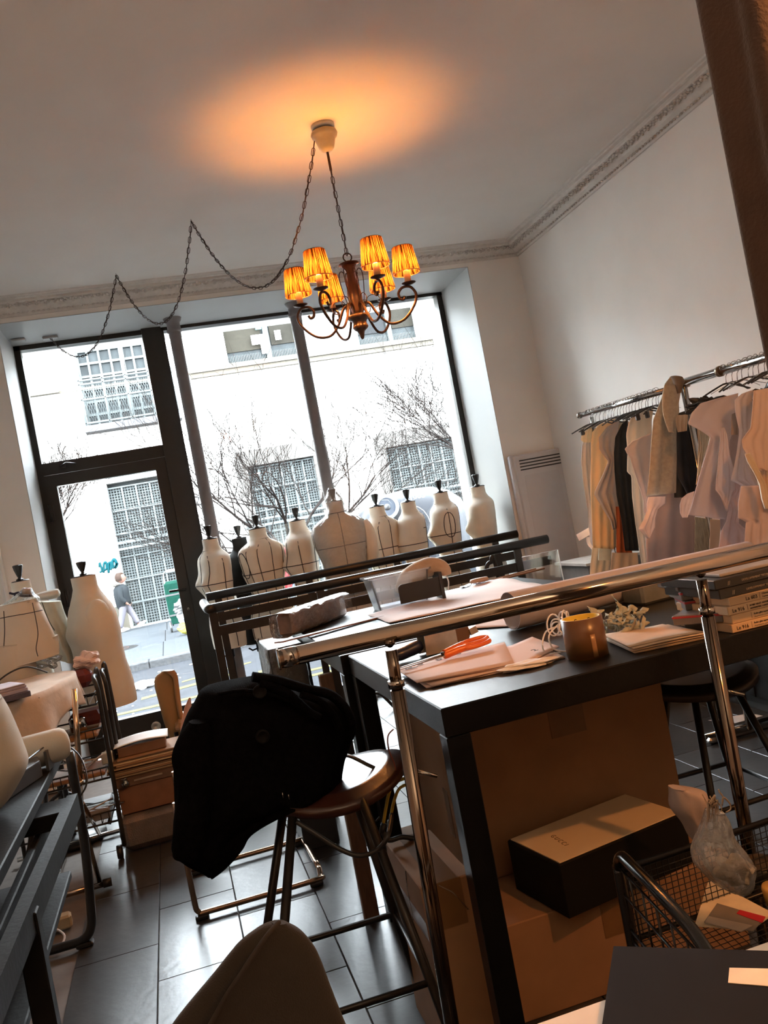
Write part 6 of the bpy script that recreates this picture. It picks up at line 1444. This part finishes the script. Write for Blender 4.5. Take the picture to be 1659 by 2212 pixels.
hang('pattern_sheet','narrow mauve sheet with a rounded top, in front of the large shoulder-shaped one','paper',[(1300,665,1315,662),(1290,700,1340,720),(1275,860,1360,880),(1262,1000,1395,1000),(1250,1150,1400,1150),(1290,1200,1380,1170),(1300,1215,1340,1300),(1335,1310,1345,1320)],3.16,LILAC,.010)
hang('pattern_sheet','mauve sheet with a scalloped edge, lower right of the narrow one','paper',[(1350,1080,1440,1090),(1385,1160,1450,1150),(1300,1220,1450,1210),(1350,1310,1450,1310),(1335,1400,1430,1410),(1295,1480,1500,1470),(1280,1600,1520,1580),(1280,1760,1540,1760)],3.18,pm('mauve2',(0.5460,0.4420,0.4550),.8,var=.06),.010)
hang('pattern_sheet','tall mauve pattern sheet with a stitched left edge on the nearer rail','paper',[(1455,400,1560,360),(1400,450,1560,440),(1410,560,1545,560),(1440,690,1530,690),(1420,850,1500,850),(1395,980,1520,980),(1372,1075,1560,1060),(1440,1110,1580,1100),(1490,1155,1585,1150)],3.06,LILAC,.010)
hang('brown_sheet','brown-grey sheet seen between two mauve patterns','paper',[(1375,560,1420,540),(1370,720,1425,720)],3.12,pm('brown_grey',(0.3120,0.2470,0.1950),.8),.002)
hang('pattern_sheet','mauve sheet with a cut corner, low at the right edge','paper',[(1450,1120,1680,1110),(1430,1250,1680,1250),(1430,1370,1680,1370),(1490,1400,1680,1400),(1480,1540,1680,1560),(1480,1760,1680,1760)],2.98,pm('mauve3',(0.6110,0.4940,0.4810),.8,var=.06),.010)
hang('pattern_card','brownish cream bodice-shaped card at the right edge of the rail','card',[(1545,375,1680,350),(1530,560,1680,560),(1520,670,1680,670),(1450,760,1680,760),(1460,820,1680,820),(1490,870,1680,870),(1520,980,1680,980),(1580,1000,1680,1000)],2.90,PINKB,.010)
hang('cotton_garment','ochre-tan garment at the far right edge of the picture','garment',[(1600,370,1690,350),(1570,500,1690,500),(1580,700,1690,700),(1590,900,1690,900),(1600,1100,1690,1100),(1640,1300,1690,1300)],2.95,TANC,.012)
hang('lace_strip','frayed cream strip hanging from the bodice-shaped card','fabric',[(1480,870,1520,860),(1500,930,1560,930),(1540,1000,1590,1000),(1590,1100,1640,1100),(1610,1220,1659,1210),(1640,1300,1659,1300)],2.86,CREAMP,.012,6)
tag(MB().extr([atY(*g_(162,1500),4.56),atY(*g_(258,1445),4.56),atY(*g_(268,1500),4.56),atY(*g_(185,1550),4.56)], (0,.003,0)).build('paper_offcut', pm('white_lilac',(0.8060,0.7540,0.8060),.8)), 'white-lilac paper rectangle sticking out left of the hanging garments', 'paper')
tag(MB().grid(lambda u,v: atY(*g_(240+30*u+60*v, 1520+160*v), 4.55)+Vector((0,.02*math.sin(v*6),0)), 4, 10).build('paper_ribbon', pm('white_lilac',(0.8060,0.7540,0.8060),.8), solid=.001), 'white-lilac paper ribbon hanging below the first garments', 'paper')
tag(MB().extr([atY(*g_(340,1605),4.42),atY(*g_(430,1620),4.42),atY(*g_(425,1700),4.42),atY(*g_(335,1700),4.42)], (0,.004,0)).build('pale_card', pm('pale_green_card',(.52,.52,.42),.8)), 'pale greenish card under the ochre garment', 'card')
rk = thing('shelf_unit', 'low dark cabinet against the right wall, behind the hanging garments', 'cabinet', (2.5,4.9,0))
MB().bb(2.35,2.80,4.75,5.15,0,.80).build('body', pm('grey_cabinet',(.16,.145,.13),.6), rk)
MB().bb(2.33,2.81,4.73,5.17,.80,.815).build('top', pm('pale_top',(.40,.37,.33),.5), rk)
hang('shade_backing','dark brown backing sheet shading the gap between the beige jacket and the navy garment','garment',[(930,560,1110,500),(925,800,1112,760),(925,1000,1110,1000),(925,1210,1095,1210)],3.72,pm('dark_backing',(.05,.04,.032),.9))  # dark sheet added as shade behind the gap between hanging pieces
hang('pattern_sheet','plain mauve sheet behind the narrow sheets of the nearer rail','paper',[(1260,500,1560,430),(1260,700,1560,700),(1260,1000,1560,1000),(1280,1300,1600,1300),(1290,1500,1640,1500)],3.30,pm('mauve4',(.38,.32,.32),.8,var=.06))
hang('tan_garment','tan-brown garment hanging at the back of the farther rail, left part','garment',[(300,690,560,600),(290,900,700,900),(290,1200,740,1200),(300,1600,760,1600)],4.56,pm('back_tan',(.34,.26,.17),.85))
dc = thing('low_cabinet', 'long low black cabinet along the right wall, under the hanging pattern papers', 'cabinet', (2.70,3.3,0))
MB().bb(2.705,2.815,2.2,4.45,.04,.74).build('body', BLACKW, dc)
MB().bb(2.695,2.815,2.18,4.47,.74,.765).build('top', BLACKW, dc)
MB().bb(2.715,2.80,2.22,4.43,0,.04).build('plinth', PLAST, dc)
for k in range(4): MB().rbox((2.702,2.48+.56*k,.39),(.008,.53,.64),.002).build('door', BLACKW, dc)
# black clip hangers bunched at the top
tag(crumple(MB(), (2.34,3.34,1.525), .055, (1.6,1,.75), 51, 22, .35, 3.2).build('hanger_bundle', PLAST), 'bunch of black clip hangers above the large mauve sheet', 'hangers')
tag(crumple(MB(), (2.40,3.0,1.50), .05, (1.2,1,.9), 52, 22, .35, 3.2).build('hanger_bundle', PLAST), 'bunch of black clip hangers at the right edge of the nearer rail', 'hangers')
# paper on the floor under the tables
pa = [atZ(x, y, .003) for x, y in [(1530,1556),(1620,1541),(1648,1546),(1588,1562)]]
tag(MB().extr([Vector((p.x,p.y,.002)) for p in pa], (0,0,.001)).build('floor_paper', WHITEP), 'white paper lying on the dark tiles beyond the right stool', 'paper')
# ------------------------------------------------------------------ wire basket cart, lower right
WIRE = pm('black_wire', (.014,.013,.013), .3, metal=.3)
wc = thing('basket_cart', 'black wire basket cart with a curved tube end, at the lower right', 'cart', (.95,1.45,0))
pf, pn = Vector((.735,1.60,0)), Vector((.668,1.165,0))
def side(y0_, t): return pf.lerp(pn, t)
arch = [(.735,1.60,.05),(.735,1.60,.52),(.735,1.595,.575),(.732,1.57,.603),(.722,1.52,.612),(.70,1.38,.614),(.688,1.27,.602),(.678,1.20,.575),(.672,1.175,.53),(.668,1.165,.40),(.668,1.165,.05)]
MB().tube(smooth_path(arch,4), .0112, 14).build('tube_end', pm('glossy_black_tube',(.012,.012,.012),.18,spec=.8), wc)
ar2 = [(x+.62, y+.02, z) for x, y, z in arch]
MB().tube(smooth_path(ar2,4), .0112, 12).build('tube_end', pm('glossy_black_tube',(.012,.012,.012),.18), wc)
w = MB()
for z in (.575,.52,.45): w.tube([pf.lerp(pn,.03)+Vector((0,0,z)), pf.lerp(pn,.97)+Vector((0,0,z))], .0028, 6)
for i in range(1,7): p = pf.lerp(pn, i/7); w.tube([p+Vector((0,0,.575)), p+Vector((0,0,.40))], .0022, 5)
w.build('side_grid', WIRE, wc)
w = MB(); tz = .425
c00, c10, c11, c01 = Vector((.735,1.60,tz)), Vector((1.36,1.62,tz)), Vector((1.29,1.18,tz)), Vector((.668,1.165,tz))
for i in range(40): w.tube([c00.lerp(c10, i/39), c01.lerp(c11, i/39)], .0009, 4, caps=False)
for i in range(28): w.tube([c00.lerp(c01, i/27), c10.lerp(c11, i/27)], .0009, 4, caps=False)
w.build('mesh_tray', WIRE, wc, kind='stuff')
MB().tube([c00,c10,c11,c01], .006, 8, closed=True).tube([c00+Vector((0,0,.14)),c10+Vector((0,0,.14)),c11+Vector((0,0,.14))], .0065, 8).tube([c00+Vector((0,0,.14)),c00],.005,6).build('rim', WIRE, wc)
w = MB()
for i in range(46): w.tube([c00.lerp(c10, i/45), c00.lerp(c10, i/45)+Vector((0,0,.14))], .0011, 4, caps=False)
for i in range(12): w.tube([c00+Vector((0,0,.012*i)), c10+Vector((0,0,.012*i))], .0011, 4, caps=False)
w.build('back_mesh', WIRE, wc, kind='stuff')
for (x, y) in ((.735,1.60),(.668,1.165),(1.355,1.62),(1.288,1.185)): MB().lathe([(.004,-.012),(.026,-.012),(.028,0),(.026,.012),(.004,.012)], (x,y,.03), 14, Matrix.Rotation(PI/2,3,'Y')).build('castor', PLAST, wc)
MB().tube(smooth_path([(.70,1.50,.42),(.68,1.48,.40),(.66,1.45,.41),(.655,1.44,.43)],4), .003, 6).build('hook', WIRE, wc)
# things in the basket
tag(blob(MB(), [(1450,1702,1475,1700),(1452,1722,1515,1706),(1455,1750,1524,1725),(1478,1780,1522,1760),(1490,1805,1515,1790),(1498,1815,1510,1805)], 1.62, .04, 28, 20, .12, 5, 2).build('crumpled_tissue', pm('mauve_tissue',(.34,.27,.25),.85,bump=.3,bscale=20)), 'crumpled mauve tissue paper at the back of the wire basket', 'tissue')
pb = thing('plastic_bundle', 'twisted clear plastic bundle with frayed ends sticking up out of the basket', 'plastic', (1.0,1.5,.43))
FILM2 = clear('yellowish_film', (.93,.90,.85), .10, .2, wrinkle=1.0, haze=.22)
blob(MB(), [(1533,1755,1556,1750),(1528,1775,1565,1768),(1520,1800,1572,1795),(1512,1820,1582,1812),(1504,1845,1600,1835),(1508,1870,1614,1860),(1530,1895,1618,1885),(1552,1915,1605,1912),(1575,1925,1590,1925)], 1.44, .055, 40, 36, .10, 9, 2).build('film_body', FILM2, pb)
c = atY(1585,1880,1.42); crumple(MB(), c, .030, (1,1,.8), 61, 22, .25).build('film_knot', pm('creamy_wad',(.55,.42,.27),.6,bump=.4,bscale=60), pb)
f_ = MB(); rn = random.Random(9)
for k in range(14):
    x0_, y0_ = 1540+rn.uniform(-12,14), 1765; f_.tube(smooth_path([atY(x0_,1775,1.44),atY(x0_+rn.uniform(-8,10),1745,1.43),atY(x0_+rn.uniform(-14,18),1722+rn.uniform(-8,14),1.43+rn.uniform(-.02,.02))],4), .0018, 4, flat=.4)
f_.tube(smooth_path([atY(x,y,1.43) for x,y in [(1560,1740),(1562,1722),(1576,1735),(1578,1748),(1568,1755)]],5), .0016, 4).tube(smooth_path([atY(x,y,1.43) for x,y in [(1560,1738),(1562,1722),(1555,1712),(1552,1705)]],5), .0016, 4)
f_.build('frayed_ends', pm('frayed_film',(.50,.36,.24),.5), pb)
q = [atZ(x, y, .452) for x, y in [(1500,1990),(1530,1893),(1668,1965),(1620,2000)]]
tag(MB().extr([Vector((p.x,p.y,.442)) for p in q], (0,0,.004)).build('folded_paper', pm('ivory_paper',(.70,.58,.40),.8)), 'folded ivory paper with a raised corner lying in the wire basket', 'paper')
q = [atZ(x, y, .455) for x, y in [(1520,1985),(1548,1945),(1650,1975),(1625,2005)]]
lc = tag(MB().extr([Vector((p.x,p.y,.4475)) for p in q], (0,0,.002)).build('grey_card', pm('grey_card',(.20,.17,.14),.6)), 'grey card with a small red sticker on top of the ivory paper', 'card')
q = [atZ(x, y, .455) for x, y in [(1590,1968),(1597,1960),(1653,1975),(1645,1988)]]
MB().extr([Vector((p.x,p.y,.4498)) for p in q], (0,0,.0006)).build('red_sticker', pm('red_sticker',(.45,.02,.03),.5), lc, label='small red rectangle')
q = [atZ(x, y, .455) for x, y in [(1522,1988),(1530,1975),(1625,1995),(1600,2008)]]
tag(MB().extr([Vector((p.x,p.y,.450)) for p in q], (0,0,.0015)).build('pale_strip', pm('pale_card_strip',(.42,.34,.27),.6)), 'pale card strip along the front of the grey card in the basket', 'card')
q = atZ(1635,1860,.46)
td_ = thing('round_tin', 'dark round tin with a dull lid at the right in the wire basket', 'tin', (q.x,q.y,.43))
MB().lathe([(.045,.428),(.047,.430),(.047,.455),(.044,.457)], (q.x,q.y,0), 28).build('tin', PLAST, td_); MB().lathe([(.043,.4572),(.040,.459),(.001,.459)], (q.x,q.y,0), 28).build('lid', pm('dull_lid',(.08,.055,.035),.5), td_)
q = atZ(1672,1920,.46)
tag(MB().lathe([(.02,.428),(.024,.46),(.022,.468),(.001,.468)], (q.x,q.y,0), 20).build('yellow_pot', pm('yellow_pot',(.75,.45,.12),.5)), 'small yellow pot at the right edge of the basket', 'pot')
tag(crumple(MB(), (.70,1.28,.455), .030, (1,1.4,.8), 71, 18, .15).build('black_pouch', PLAST), 'small black pouch inside the basket behind the tube end', 'pouch')
tag(crumple(MB(), (.80,1.22,.445), .016, (1.4,1,.7), 72, 18, .3).build('film_scrap', FILM2), 'glinting scrap of clear film at the front of the basket', 'plastic')
# ------------------------------------------------------------------ near table with dark board
zt = .672
L1, L2 = atZ(1160,2212,zt), atZ(1659,2035,zt); e1 = (L2-L1).normalized(); e2 = Vector((e1.y,-e1.x,0)); e2 = e2 if e2.y < 0 else -e2
A = L1-e1*.08; B = L1+e1*.60
nt_ = thing('near_table', 'pale tabletop lit orange at the bottom right corner of the picture', 'table', (A.x,A.y,0))
pts = [A, A+e2*.6, B+e2*.6, B]
MB().extr([Vector((p.x,p.y,zt-.03)) for p in pts], (0,0,.03)).build('table_top', pm('pale_laminate',(.72,.62,.50),.5,var=.03), nt_)
for p in (A*.97+e2*.5, B+e2*.55-e1*.05, A+e2*.04+e1*.02, B+e2*.04-e1*.04): MB().tube([(p.x,p.y,0),(p.x,p.y,zt-.03)], .02, 10).build('leg', STEEL, nt_)
K0, K1, K2 = Vector((.49,1.127,.7)), Vector((.646,1.005,.7)), Vector((.392,.979,.7))
f1 = (K1-K0).normalized(); f2 = (K2-K0).normalized(); 
bd_ = thing('dark_board', 'thick dark grey board lying on the near table with a pale label', 'board', (K0.x,K0.y,.673))
zb = .688
K0 = atZ(1325,2043,zb); K1 = atZ(1659,2053,zb); K2 = atZ(1300,2212,zb); f1 = (K1-K0).normalized(); f2 = (K2-K0).normalized()
pts = [K0, K0+f2*.30, K0+f2*.28+f1*.38, K0+f1*.38]
MB().extr([Vector((p.x,p.y,zb-.0145)) for p in pts], (0,0,.0145)).build('board', pm('charcoal_board',(.012,.0098,.0085),.8,var=.05,spec=.15), bd_, bevel=.001)
pp = [atZ(x, y, zb) for x, y in [(1576,2092),(1573,2124),(1668,2132),(1668,2094)]]
MB().extr([Vector((p.x,p.y,zb+.0002)) for p in pp], (0,0,.0008)).build('pale_label', pm('label_paper',(.80,.68,.52),.6), bd_, label='blank pale rectangular label')
# ------------------------------------------------------------------ suede curtain, near right
SUED = pm('brown_suede', (.052,.023,.013), .95, var=.2, scale=12, bump=.18, bscale=180, sheen=.5)
cu = thing('suede_curtain', 'heavy brown suede curtain bunched at the right edge, close to the camera', 'curtain', (.9,.98,0))
def CUR(u, v):
    an = u*2*PI; X = math.cos(an); Yy = math.sin(an)
    k = 1+.06*math.sin(an*7+.6)+.02*math.sin(v*9+an*3)
    return Vector((1.005+.185*math.copysign(abs(X)**.8, X)*k*1.0, .99+.07*math.copysign(abs(Yy)**.8, Yy)*k, lerp(.02, ZC-.02, v)))
MB().grid(CUR, 90, 60, cu=True).build('fabric', SUED, cu)
MB().tube([(.80,.99,ZC-.015),(1.30,.99,ZC-.015)], .012, 10).build('curtain_rod', STEEL, cu)
# ------------------------------------------------------------------ clean up
bpy.context.view_layer.update()
dg = bpy.context.evaluated_depsgraph_get()
for o in list(bpy.data.objects):
    if o.type == 'FONT':      # turn lettering into plain meshes
        me = bpy.data.meshes.new_from_object(o.evaluated_get(dg)); n = bpy.data.objects.new('lettering', me); COL.objects.link(n)
        if not me.materials: me.materials.append(o.data.materials[0])
        n.parent = o.parent; n.matrix_local = o.matrix_local
        if 'label' in o.keys(): n['label'] = o['label']
        nm = o.name; bpy.data.objects.remove(o); n.name = nm
for o in bpy.data.objects:
    if '_rot' in o.keys(): del o['_rot']
